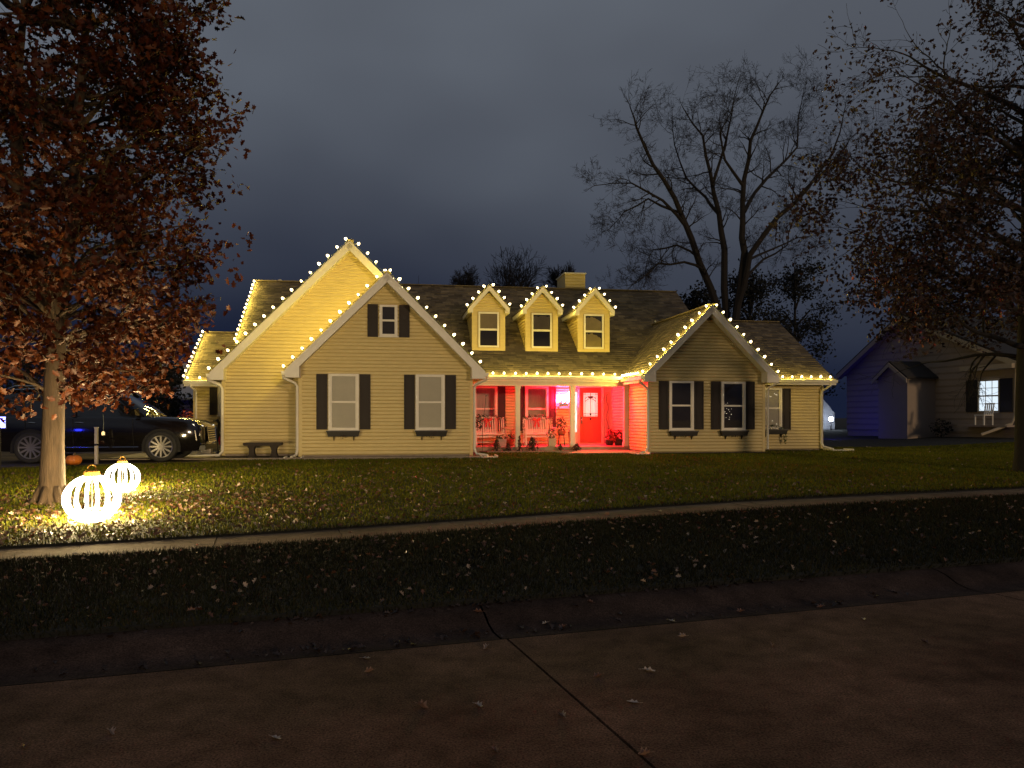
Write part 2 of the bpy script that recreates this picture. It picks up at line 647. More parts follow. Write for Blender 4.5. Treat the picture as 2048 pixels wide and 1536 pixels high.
def gz(x, y):
    t_ = tcoord(x, y)
    walk = 0.135 + 0.13 * math.tanh(x / 4.5)
    if t_ < T_CURB:
        return 0.0
    if t_ < T_W0:
        k = (t_ - T_CURB) / (T_W0 - T_CURB)
        return 0.11 * (1 - k) + walk * k + 0.035 * math.sin(math.pi * k)
    z = walk + (0.34 - walk) * sst(t_, T_W1, 19.5)
    z += 0.42 * sst(x, 14, 24) * sst(y, 22, 33)
    return z


def gz_np(x, y):
    return np.array([gz(a, b) for a, b in zip(x, y)])


def struct(o):
    o["kind"] = "structure"
    return o


# far ground sheet
b = MB()
b.add([(-400, -200, -0.12), (400, -200, -0.12), (400, 600, -0.12), (-400, 600, -0.12)], [(0, 1, 2, 3)])
struct(b.obj("ground", SOIL))


def strip_mesh(name, t_list, s0, s1, ds, zf, m, lift=0.0):
    b = MB()
    ns = int((s1 - s0) / ds) + 1
    for i in range(ns):
        s_ = s0 + (s1 - s0) * i / (ns - 1)
        for t_ in t_list:
            x, y = st(s_, t_)
            b.v.append((x, y, zf(x, y, t_) + lift))
    k = len(t_list)
    for i in range(ns - 1):
        for j in range(k - 1):
            b.f.append((i * k + j, (i + 1) * k + j, (i + 1) * k + j + 1, i * k + j + 1))
    return b.obj(name, m, smooth=True)


# parkway verge and lawn
pk = [T_CURB + 0.01, T_CURB + 0.015] + list(np.linspace(T_CURB + 0.06, T_W0 - 0.06, 14)) + [T_W0 - 0.015, T_W0 - 0.01]
struct(strip_mesh("verge", pk, -30, 60, 0.5, lambda x, y, t_: gz(x, y) + (0.03 if T_CURB + .012 < t_ < T_W0 - .012 else -0.12), SOIL))
ln = [T_W1 + 0.01, T_W1 + 0.018] + list(np.linspace(T_W1 + 0.08, 24, 24)) + [27, 31, 36, 42, 50, 62, 80, 120]
struct(strip_mesh("lawn", ln, -45, 75, 0.6, lambda x, y, t_: gz(x, y) + (0.026 if t_ > T_W1 + .012 else -0.12), SOIL))

# street: concrete panels with a joint, rolled gutter
street = struct(MB().add([(*st(-60, -40), -0.03), (*st(90, -40), -0.03), (*st(90, T_GUT + .3), -0.03), (*st(-60, T_GUT + .3), -0.03)], [(0, 1, 2, 3)]).obj("street", SEAM))
J0, J1 = Vector((0.028, 5.33)), Vector((0.641, 3.51))
jd = (J1 - J0).normalized()
sd_ = Vector((math.cos(TH), math.sin(TH)))


def slab_quad(sa, sb, ta, tb):
    """panel between two skew joints; s measured on the gutter line"""
    jt = abs(tcoord(*jd))
    js = scoord(*jd)

    def P(s_, t_):
        return st(s_ + (T_GUT - t_) / jt * js, t_)
    return [P(sa, ta), P(sb, ta), P(sb, tb), P(sa, tb)]


sj = scoord(*J0)
for i in range(-6, 8):
    for (ta, tb) in ((1.2, T_GUT - 0.012), (-3.0, 1.188), (-7.2, -3.012)):
        q = slab_quad(sj + i * 4.6 + 0.009, sj + (i + 1) * 4.6 - 0.009, ta, tb)
        b = MB()
        b.prism([(x, y, -0.02) for x, y in q], (0, 0, 0.02))
        o = b.obj("slab", ROADC, street)
for i in range(-6, 9):
    b = MB()
    q0 = sj - 0.04 + i * 4.6 + 0.008
    q1 = sj - 0.04 + (i + 1) * 4.6 - 0.008
    prof = [(T_GUT, 0.0), (T_GUT + .05, -0.004), (T_GUT + .2, -0.006), (T_GUT + .33, 0.02), (T_GUT + .45, 0.075), (T_GUT + .55, 0.102), (T_CURB + .01, 0.108)]
    vv = []
    for s_ in (q0, q1):
        for t_, z_ in prof:
            vv.append((*st(s_, t_), z_))
    k = len(prof)
    b.add(vv, [(j, k + j, k + j + 1, j + 1) for j in range(k - 1)])
    b.obj("gutter_slab", GUTC, street, smooth=True)

# sidewalk slabs
walk = struct(strip_mesh("sidewalk", [T_W0 - .01, T_W1 + .01], -20, 40, 0.5, lambda x, y, t_: gz(x, y) - 0.03, MULCH))
s0 = scoord(*st(-14, T_W0))
for i in range(-8, 20):
    sa, sb = -0.55 + i * 1.52 + 0.006, -0.55 + (i + 1) * 1.52 - 0.006
    b = MB()
    dz = random.uniform(-0.004, 0.004)
    c = [st(sa, T_W0), st(sb, T_W0), st(sb, T_W1), st(sa, T_W1)]
    zz = [gz(*st(sa, T_W0 + .3)), gz(*st(sb, T_W0 + .3))]
    top = [(c[0][0], c[0][1], zz[0] + dz), (c[1][0], c[1][1], zz[1] + dz), (c[2][0], c[2][1], zz[1] + dz), (c[3][0], c[3][1], zz[0] + dz)]
    b.prism([(x, y, z - .08) for x, y, z in top], (0, 0, 0.08))
    b.obj("slab", WALKC, walk)

# driveway on the left, with its edge towards the lawn
drive = [(-8.2, 20.1), (-8.9, 19.9), (-11.9, 17.9), (-17.0, 14.6), (-26, 9.5), (-30, 14), (-26, 26), (-12, 30), (-10.5, 26.0), (-7.2, 23.2)]
b = MB()
b.add([(x, y, gz(x, y) + 0.062) for x, y in drive] + [(x, y, gz(x, y) - .1) for x, y in drive],
      [tuple(range(len(drive)))] + [(i, (i + 1) % 10, 10 + (i + 1) % 10, 10 + i) for i in range(10)])
# the sheet follows the lawn, fan from the middle
dv = struct(b.obj("driveway", DRIVEC))

# ------------------------------------------------------------------ house frame (turned 9 degrees)
HA = R(9.0)


def W(u, v, z=0.0):
    return Vector((u * math.cos(HA) - v * math.sin(HA), u * math.sin(HA) + v * math.cos(HA), z))


H0 = (5.0, 26.0, 0.34)
house = thing("house", "cream sided one storey house with three dormers and a red lit porch", "house", W(*H0), HA)


def hob(mb, name, m, parent=None, smooth=False):
    return mb.obj(name, m, parent or house, H0, smooth)


def clip_band(poly, z0, z1):
    def cut(pts, zc, keep_above):
        out = []
        for i in range(len(pts)):
            p, q = pts[i], pts[(i + 1) % len(pts)]
            pin = (p[1] >= zc) if keep_above else (p[1] <= zc)
            qin = (q[1] >= zc) if keep_above else (q[1] <= zc)
            if pin:
                out.append(p)
            if pin != qin:
                k = (zc - p[1]) / (q[1] - p[1])
                out.append((p[0] + (q[0] - p[0]) * k, zc))
        return out
    p = cut(poly, z0, True)
    return cut(p, z1, False) if len(p) >= 3 else []


LAP = 0.106


def board_mesh(poly, z0, z1, to3, dmax=0.030):
    """one siding board: upright face and an undercut lower edge"""
    b = MB()
    h = z1 - z0
    for (za, zb, da, db) in ((z0, z0 + .30 * h, .002, dmax), (z0 + .30 * h, z1, dmax, dmax - .012)):
        c = clip_band(poly, za, zb)
        if len(c) < 3:
            continue
        q = [c[0]]
        for p in c[1:]:
            if abs(p[0] - q[-1][0]) + abs(p[1] - q[-1][1]) > 1e-5:
                q.append(p)
        if abs(q[0][0] - q[-1][0]) + abs(q[0][1] - q[-1][1]) < 1e-5:
            q.pop()
        if len(q) < 3:
            continue
        n = len(q)
        fr = [to3(s_, z, da + (db - da) * (z - za) / (zb - za)) for s_, z in q]
        bk = [to3(s_, z, -0.001) for s_, z in q]
        b.add(fr + bk, [tuple(range(n))] + [(i, (i + 1) % n, n + (i + 1) % n, n + i) for i in range(n)])
    return b if b.f else None


def sided_wall(poly, to3, thick, zstart, lap=LAP, m=SIDING, parent=None, ob=hob, boards=True):
    """a wall part with its siding boards as pieces of it. to3(s,z,d): d = outwards"""
    b = MB()
    n = len(poly)
    f_ = [to3(s_, z, 0) for s_, z in poly]
    k_ = [to3(s_, z, -thick) for s_, z in poly]
    b.add(f_ + k_, [tuple(range(n)), tuple(range(n, 2 * n))] + [(i, (i + 1) % n, n + (i + 1) % n, n + i) for i in range(n)])
    w = ob(b, "wall", m, parent)
    zt = max(p[1] for p in poly)
    z = zstart
    while z < zt - 0.01:
        bb = board_mesh(poly, z, z + lap, to3)
        if bb:
            bo = bb.obj("siding_board", m, w, H0 if ob is hob else (0, 0, 0))
        z += lap
    return w


def fv(v0):
    return lambda s_, z, d: (s_, v0 - d, z)


GZ = 0.34
# A: front-left gable wing, B: big gable behind it, C: right gable wing, R: far right, G: garage end on the left
A_U, A_V, A_W, A_E = -0.09, 23.0, 2.49, 3.15
sided_wall([(-2.58, 0.46), (2.40, 0.46), (2.40, 3.10), (-0.09, 5.58), (-2.58, 3.10)], fv(A_V), 0.15, 0.46)
sided_wall([(-4.91, 0.46), (2.30, 0.46), (2.30, 3.15), (-1.2, 6.65), (-4.91, 2.95)], fv(24.0), 0.15, 0.46)
sided_wall([(8.31, 0.42), (12.28, 0.42), (12.28, 3.06), (10.30, 5.05), (8.31, 3.06)], fv(24.0), 0.15, 0.42)
sided_wall([(12.28, 0.42), (15.33, 0.42), (15.33, 2.85), (12.28, 2.85)], fv(25.6), 0.15, 0.42)
sided_wall([(-6.55, 0.42), (-4.9, 0.42), (-4.9, 2.8), (-6.55, 2.8)], fv(27.5), 0.15, 0.42)
# left side of wing C, seen from the porch
sided_wall([(24.0, 0.42), (28.2, 0.42), (28.2, 2.95), (24.0, 2.95)], lambda s_, z, d: (8.31 - d, s_, z), 0.15, 0.42)
# right side of wing A, right ends (seen when stepping aside)
sided_wall([(23.0, 0.46), (28.2, 0.46), (28.2, 3.0), (23.0, 3.0)], lambda s_, z, d: (2.40 + d, s_, z), 0.15, 0.46)
sided_wall([(24.0, 0.42), (25.6, 0.42), (25.6, 2.95), (24.0, 2.95)], lambda s_, z, d: (12.28 + d, s_, z), 0.15, 0.42)
sided_wall([(25.6, 0.42), (33.0, 0.42), (33.0, 2.9), (29.3, 5.2), (25.6, 2.9)], lambda s_, z, d: (15.33 + d, s_, z), 0.15, 0.42)
# porch back wall
sided_wall([(2.40, 0.55), (8.31, 0.55), (8.31, 2.95), (2.40, 2.95)], fv(28.2), 0.15, 0.55)
# plain outer walls that close the body
b = MB()
b.box(-4.91, -4.78, 24.2, 34, 0.2, 2.9)
b.box(-6.55, -6.42, 27.7, 33, 0.2, 2.8)
b.box(-6.55, 15.2, 36.8, 36.95, 0.2, 2.9)
b.prism([(-5.0, 26.2, 2.9), (-5.0, 31.7, 6.7), (-5.0, 37.0, 2.9)], (0.1, 0, 0))
b.prism([(12.0, 26.2, 2.9), (12.0, 31.7, 6.7), (12.0, 37.0, 2.9)], (-0.1, 0, 0))
b.box(-2.58, -2.45, 23.16, 24, 0.3, 3.0)
hob(b, "wall", SIDING)
# foundation
b = MB()
for (u0, u1, v0, v1) in ((-2.55, 2.37, 23.03, 28), (-4.88, -2.5, 24.03, 27), (8.34, 12.25, 24.03, 28), (12.2, 15.3, 25.63, 33), (-6.52, -4.8, 27.53, 33)):
    b = MB()
    b.box(u0, u1, v0, v1, 0.05, 0.50)
    hob(b, "foundation", CONC)
# corner posts
for (u, v) in ((-2.58, 23.0), (2.40, 23.0), (-4.91, 24.0), (8.31, 24.0), (12.28, 24.0), (15.33, 25.6), (-6.55, 27.5)):
    b = MB()
    b.box(u - 0.05 if u > -99 else u, u + 0.05, v - 0.035, v + 0.06, 0.42, 3.0 if v < 25.9 or u < 0 else 2.8)
    hob(b, "corner_post", SIDING)

# ---------- roofs


def roof_plane(eL, eR, rR, rL, name="roof", thick=0.11, expo=0.145, seed=1, lift=0.0):
    eL, eR, rR, rL = map(Vector, (eL, eR, rR, rL))
    nrm = (eR - eL).cross(rL - eL).normalized()
    if nrm.z < 0:
        nrm = -nrm
    b = MB()
    b.prism([eL, eR, rR, rL], -nrm * thick)
    deck = hob(b, name, WHITE)
    rng = random.Random(seed)
    L = (rL - eL).length
    n = max(2, int(L / expo))
    sb = MB()
    sb.add([p + nrm * (0.002 + lift) for p in (eL, eR, rR, rL)], [(0, 1, 2, 3)])
    for i in range(n):
        t0, t1 = i / n, (i + 1) / n
        a0, a1 = eL.lerp(rL, t0), eR.lerp(rR, t0)
        c0, c1 = eL.lerp(rL, t1), eR.lerp(rR, t1)
        wd = (a1 - a0).length
        x = -rng.uniform(0, 0.25)
        while x < wd:
            w_ = rng.uniform(0.14, 0.36)
            x0, x1 = max(0, x) / wd, min(wd, x + w_ - 0.006) / wd
            x += w_
            if x1 <= x0:
                continue
            up0 = nrm * (0.014 + rng.uniform(0, 0.012) + lift)
            up1 = nrm * (0.005 + lift)
            p0, p1, p2, p3 = a0.lerp(a1, x0), a0.lerp(a1, x1), c0.lerp(c1, x1), c0.lerp(c1, x0)
            sb.add([p0 + up0, p1 + up0, p2 + up1, p3 + up1, p0 + nrm * 0.002, p1 + nrm * 0.002], [(0, 1, 2, 3), (4, 5, 1, 0)])
    so = hob(sb, "shingles", SHINGLE, deck)
    so["kind"] = "stuff"
    return deck


ME_V, ME_Z, MR_V, MR_Z = 25.95, 2.98, 31.7, 6.95
roof_plane((-5.25, ME_V, ME_Z), (12.2, ME_V, ME_Z), (12.2, MR_V, MR_Z), (-5.25, MR_V, MR_Z), seed=1)
roof_plane((-5.25, 37.45, ME_Z), (12.2, 37.45, ME_Z), (12.2, MR_V, MR_Z), (-5.25, MR_V, MR_Z), seed=2, expo=0.4)
# A
roof_plane((-2.96, 22.62, 2.90), (-2.96, 26.5, 2.90), (-0.09, 26.5, 5.77), (-0.09, 22.62, 5.77), seed=3)
roof_plane((2.78, 22.62, 2.90), (2.78, 28.2, 2.90), (-0.09, 28.2, 5.77), (-0.09, 22.62, 5.77), seed=4)
# B
roof_plane((-5.22, 23.62, 2.86), (-5.22, 31.6, 2.86), (-1.2, 31.6, 6.88), (-1.2, 23.62, 6.88), seed=5)
roof_plane((2.70, 23.62, 2.955), (2.70, 31.6, 2.955), (-1.2, 31.6, 6.855), (-1.2, 23.62, 6.855), seed=6)
# C
roof_plane((8.00, 23.62, 2.90), (8.00, 29.4, 2.90), (10.30, 29.4, 5.20), (10.30, 23.62, 5.20), seed=7)
roof_plane((12.60, 23.62, 2.90), (12.60, 29.4, 2.90), (10.30, 29.4, 5.20), (10.30, 23.62, 5.20), seed=8)
# right end R
roof_plane((10.4, 25.28, 2.90), (15.66, 25.28, 2.90), (15.66, 29.3, 5.42), (10.4, 29.3, 5.42), seed=9)
roof_plane((10.4, 33.3, 2.90), (15.66, 33.3, 2.90), (15.66, 29.3, 5.42), (10.4, 29.3, 5.42), seed=10, expo=0.4)
# garage end G
roof_plane((-6.80, 27.18, 2.80), (-5.0, 27.18, 2.80), (-5.0, 30.0, 4.70), (-6.80, 30.0, 4.70), seed=11)
roof_plane((-6.80, 32.8, 2.80), (-5.0, 32.8, 2.80), (-5.0, 30.0, 4.70), (-6.80, 30.0, 4.70), seed=12, expo=0.4)
# ridge caps
for (p, q) in (((-5.25, MR_V, MR_Z + .02), (12.2, MR_V, MR_Z + .02)), ((10.3, 23.62, 5.225), (10.3, 29.2, 5.225)), ((10.6, 29.3, 5.445), (15.66, 29.3, 5.445)),
               ((-0.09, 22.62, 5.795), (-0.09, 26, 5.795)), ((-1.2, 23.62, 6.905), (-1.2, 31.5, 6.905)), ((-6.8, 30, 4.72), (-5.0, 30, 4.72))):
    b = MB()
    b.bar(p, q, 0.2, 0.035)
    hob(b, "ridge_cap", SHINGLE)


def rake(u0, z0, u1, z1, v, name="rake_board"):
    """barge boards below the roof edge on a gable front: a face board and a thin shadow board"""
    p0, p1 = Vector((u0, v - 0.015, z0)), Vector((u1, v - 0.015, z1))
    d = (p1 - p0).normalized()
    n = Vector((-d.z, 0, d.x))
    if n.z > 0:
        n = -n
    b = MB()
    b.prism([p0 + n * 0.02, p1 + n * 0.02, p1 + n * 0.20, p0 + n * 0.20], (0, 0.035, 0))
    b.prism([p0 - n * 0.005 + Vector((0, -.022, 0)), p1 - n * 0.005 + Vector((0, -.022, 0)), p1 + n * 0.05 + Vector((0, -.022, 0)), p0 + n * 0.05 + Vector((0, -.022, 0))], (0, 0.022, 0))
    hob(b, name, WHITE)


rake(-2.96, 2.90, -0.09, 5.77, 22.60)
rake(2.78, 2.90, -0.09, 5.77, 22.60)
rake(-5.22, 2.86, -1.2, 6.88, 23.60)
rake(2.70, 2.96, -1.2, 6.86, 23.60)
rake(8.00, 2.90, 10.30, 5.20, 23.60)
rake(12.60, 2.90, 10.30, 5.20, 23.60)
# soffit strips between rake board and wall
for (u0, z0, u1, z1, v0, v1) in ((-2.96, 2.90, -0.09, 5.77, 22.66, 22.98), (2.78, 2.90, -0.09, 5.77, 22.66, 22.98), (-5.22, 2.86, -1.2, 6.88, 23.66, 23.98), (8.0, 2.9, 10.3, 5.2, 23.66, 23.98), (12.6, 2.9, 10.3, 5.2, 23.66, 23.98)):
    p0, p1 = Vector((u0, v0, z0)), Vector((u1, v0, z1))
    d = (p1 - p0).normalized()
    n = Vector((-d.z, 0, d.x))
    if n.z > 0:
        n = -n
    b = MB()
    b.prism([p0 + n * 0.17, p1 + n * 0.17, p1 + n * 0.185, p0 + n * 0.185], (0, v1 - v0, 0))
    hob(b, "soffit", WHITE)
# boxed eave ends
for (u, s_, v, z) in ((-2.96, 1, 22.56, 2.90), (2.78, -1, 22.56, 2.90), (-5.22, 1, 23.56, 2.86), (8.0, 1, 23.56, 2.90), (12.6, -1, 23.56, 2.90)):
    b = MB()
    b.prism([(u, v, z - 0.02), (u, v, z - 0.20), (u + s_ * 0.40, v, z - 0.20), (u + s_ * 0.40, v, z + 0.16)], (0, 0.42, 0))
    hob(b, "eave_return", WHITE)

# eave gutters and fascias
for (u0, u1, v, z) in ((2.78, 8.02, 25.90, 2.97), (12.62, 15.68, 25.22, 2.90), (-6.82, -5.3, 27.12, 2.80)):
    b = MB()
    b.prism([(u0, v, z - 0.02), (u0, v - 0.11, z - 0.02), (u0, v - 0.09, z - 0.12), (u0, v, z - 0.13)], (u1 - u0, 0, 0))
    hob(b, "gutter", WHITE)
    b = MB()
    b.box(u0, u1, v + 0.003, v + 0.04, z - 0.20, z - 0.01)
    hob(b, "fascia", WHITE)
for (u, s_, v0, v1, z) in ((8.0, -1, 23.60, 25.85, 2.90), (-2.96, -1, 22.6, 23.9, 2.90), (-5.22, -1, 23.6, 27.0, 2.86), (12.6, 1, 23.6, 25.2, 2.90), (2.78, 1, 22.6, 25.8, 2.90)):
    b = MB()
    b.prism([(u, v0, z - 0.02), (u + s_ * 0.11, v0, z - 0.02), (u + s_ * 0.09, v0, z - 0.12), (u, v0, z - 0.13)], (0, v1 - v0, 0))
    hob(b, "gutter", WHITE)
    b = MB()
    b.box(min(u, u - s_ * 0.04), max(u, u - s_ * 0.04), v0 + .2, v1, z - 0.22, z - 0.025)
    hob(b, "fascia", WHITE)


def downspout(pts, r=0.042):
    b = MB()
    b.tube(pts, r, 4)
    return hob(b, "downspout", WHITE)


downspout([(-3.03, 22.75, 2.78), (-3.03, 22.75, 2.70), (-2.72, 22.90, 2.55), (-2.66, 22.93, 2.45), (-2.66, 22.93, 0.62), (-2.68, 22.85, 0.47), (-2.78, 22.55, 0.43)])
downspout([(2.85, 22.75, 2.78), (2.85, 22.75, 2.70), (2.54, 22.9, 2.55), (2.49, 22.93, 2.45), (2.49, 22.93, 0.62), (2.55, 22.85, 0.47), (2.85, 22.55, 0.43)])
downspout([(-5.29, 23.75, 2.74), (-5.29, 23.75, 2.66), (-4.98, 23.88, 2.50), (-4.93, 23.90, 2.40), (-4.93, 23.90, 0.55), (-5.0, 23.80, 0.43), (-5.9, 23.6, 0.40)], 0.05)
downspout([(7.93, 23.80, 2.78), (7.93, 23.80, 2.70), (8.18, 23.90, 2.52), (8.24, 23.92, 2.45), (8.24, 23.92, 0.6), (8.15, 23.85, 0.44), (7.9, 23.6, 0.42)])
downspout([(12.67, 23.75, 2.78), (12.67, 23.75, 2.70), (12.42, 23.9, 2.54), (12.40, 23.93, 2.4), (12.40, 23.93, 0.5)], 0.036)
downspout([(15.45, 25.2, 2.79), (15.45, 25.2, 2.68), (15.28, 25.45, 2.50), (15.27, 25.50, 2.4), (15.27, 25.50, 0.65), (15.30, 25.40, 0.5), (15.5, 25.1, 0.42)])
downspout([(-6.6, 27.08, 2.68), (-6.6, 27.08, 2.6), (-6.5, 27.4, 2.45), (-6.5, 27.42, 2.3), (-6.5, 27.42, 0.6), (-6.55, 27.3, 0.46), (-6.75, 27.0, 0.42)])


# ---------- windows and shutters
def window(u0, u1, z0, z1, v, lower=BLIND, upper=BLIND, fw=0.07, glass=True, rail=True):
    """double-hung window standing proud of the siding: frame > sash_rail, pane, blind, sill"""
    b = MB()
    vf = v - 0.085
    vb = v - 0.005
    b.box(u0, u0 + fw, vf, vb, z0, z1)
    b.box(u1 - fw, u1, vf, vb, z0, z1)
    b.box(u0 + fw, u1 - fw, vf, vb, z1 - fw, z1)
    b.box(u0 + fw, u1 - fw, vf, vb, z0, z0 + fw)
    w = hob(b, "window", WHITE)
    zm = (z0 + z1) / 2
    if rail:
        b = MB()
        b.box(u0 + fw, u1 - fw, vf + 0.018, vb, zm - 0.028, zm + 0.028)
        hob(b, "sash_rail", WHITE, w)
        b = MB()
        for (a, c) in ((z0 + fw, zm - .028), (zm + .028, z1 - fw)):
            b.box(u0 + fw, u0 + fw + .03, vf + .022, vb, a, c)
            b.box(u1 - fw - .03, u1 - fw, vf + .022, vb, a, c)
        hob(b, "sash_stile", WHITE, w)
    b = MB()
    b.box(u0 - 0.03, u1 + 0.03, v - 0.11, vf + .01, z0 - 0.045, z0 - 0.002)
    hob(b, "sill", WHITE, w)
    for (za, zb, m_) in ((z0 + fw, zm - (0.028 if rail else 0), lower), (zm + (0.028 if rail else 0), z1 - fw, upper)):
        b = MB()
        b.box(u0 + fw, u1 - fw, v - 0.032, v - 0.027, za, zb)
        hob(b, "blind", m_, w)
        b = MB()
        b.add([(u0 + fw, v - 0.042, za), (u1 - fw, v - 0.042, za), (u1 - fw, v - 0.042, zb), (u0 + fw, v - 0.042, zb)], [(0, 1, 2, 3)])
        hob(b, "pane", PANE, w)
    return w


def shutter(u0, u1, z0, z1, v, two=True):
    b = MB()
    b.box(u0, u1, v - 0.045, v - 0.024, z0, z1)
    e = 0.045
    b.box(u0, u0 + e, v - 0.062, v - 0.045, z0, z1)
    b.box(u1 - e, u1, v - 0.062, v - 0.045, z0, z1)
    zs = [z0, z0 + (z1 - z0) * 0.46, z1] if two else [z0, z1]
    b.box(u0 + e, u1 - e, v - 0.062, v - 0.045, z0, z0 + .06)
    b.box(u0 + e, u1 - e, v - 0.062, v - 0.045, z1 - .06, z1)
    if two:
        b.box(u0 + e, u1 - e, v - 0.062, v - 0.045, zs[1] - .035, zs[1] + .035)
    for i in range(len(zs) - 1):
        a, c = zs[i] + (.085 if i == 0 else .06), zs[i + 1] - (.085 if i == len(zs) - 2 else .06)
        b.box(u0 + e + .025, u1 - e - .025, v - 0.056, v - 0.045, a, c)
    return hob(b, "shutter", SHUT)


# wing A
window(-1.778, -0.905, 1.19, 2.83, 23.0)
shutter(-2.119, -1.807, 1.205, 2.825, 23.0)
shutter(-0.880, -0.573, 1.205, 2.825, 23.0)
window(0.742, 1.602, 1.19, 2.83, 23.0)
shutter(0.404, 0.716, 1.205, 2.825, 23.0)
shutter(1.628, 1.94, 1.205, 2.825, 23.0)
window(-0.312, 0.213, 3.96, 4.87, 23.0, BLINDD, BLINDD, fw=0.055)
shutter(-0.659, -0.355, 3.925, 4.885, 23.0)
shutter(0.258, 0.565, 3.925, 4.885, 23.0)
# wing C
window(8.975, 9.816, 1.14, 2.745, 24.0, BLINDD, BLINDD)
shutter(8.634, 8.948, 1.158, 2.745, 24.0)
shutter(9.845, 10.162, 1.158, 2.745, 24.0)
wdr = window(10.771, 11.614, 1.14, 2.73, 24.0, BLINDD, BLINDD)
shutter(10.422, 10.744, 1.155, 2.745, 24.0)
shutter(11.640, 11.949, 1.155, 2.745, 24.0)
# far right
wr = window(12.88, 13.773, 1.155, 2.597, 25.6, BLIND, BLIND)
shutter(13.811, 14.118, 1.10, 2.585, 25.6)
# porch
window(3.031, 3.904, 1.04, 2.69, 28.2, CURT, CURT)
shutter(3.935, 4.213, 1.045, 2.70, 28.2)
shutter(4.660, 4.926, 1.045, 2.70, 28.2)
window(4.956, 5.83, 1.04, 2.70, 28.2, CURT, CURT)
shutter(5.862, 6.126, 1.045, 2.70, 28.2)
# garage end
shutter(-6.067, -5.823, 1.634, 2.575, 27.5)
window(-5.79, -5.15, 1.634, 2.575, 27.5)
# tiny glowing beads that paint light reflections into the right hand panes
rng = random.Random(5)
for (w_, u0, u1, v, zs) in ((wr, 13.0, 13.68, 25.6, (2.36, 2.32, 1.40, 1.35)), (wdr, 10.86, 11.2, 24.0, (1.5, 1.6, 1.7, 1.85, 2.0))):
    for k in range(14):
        b = MB()
        b.ball((rng.uniform(u0, u1), v - 0.0385, rng.choice(zs) + rng.uniform(-.05, .05)), rng.uniform(0.005, 0.011), 6, 4)
        hob(b, "pane_glint", PANE_GLINT, w_)

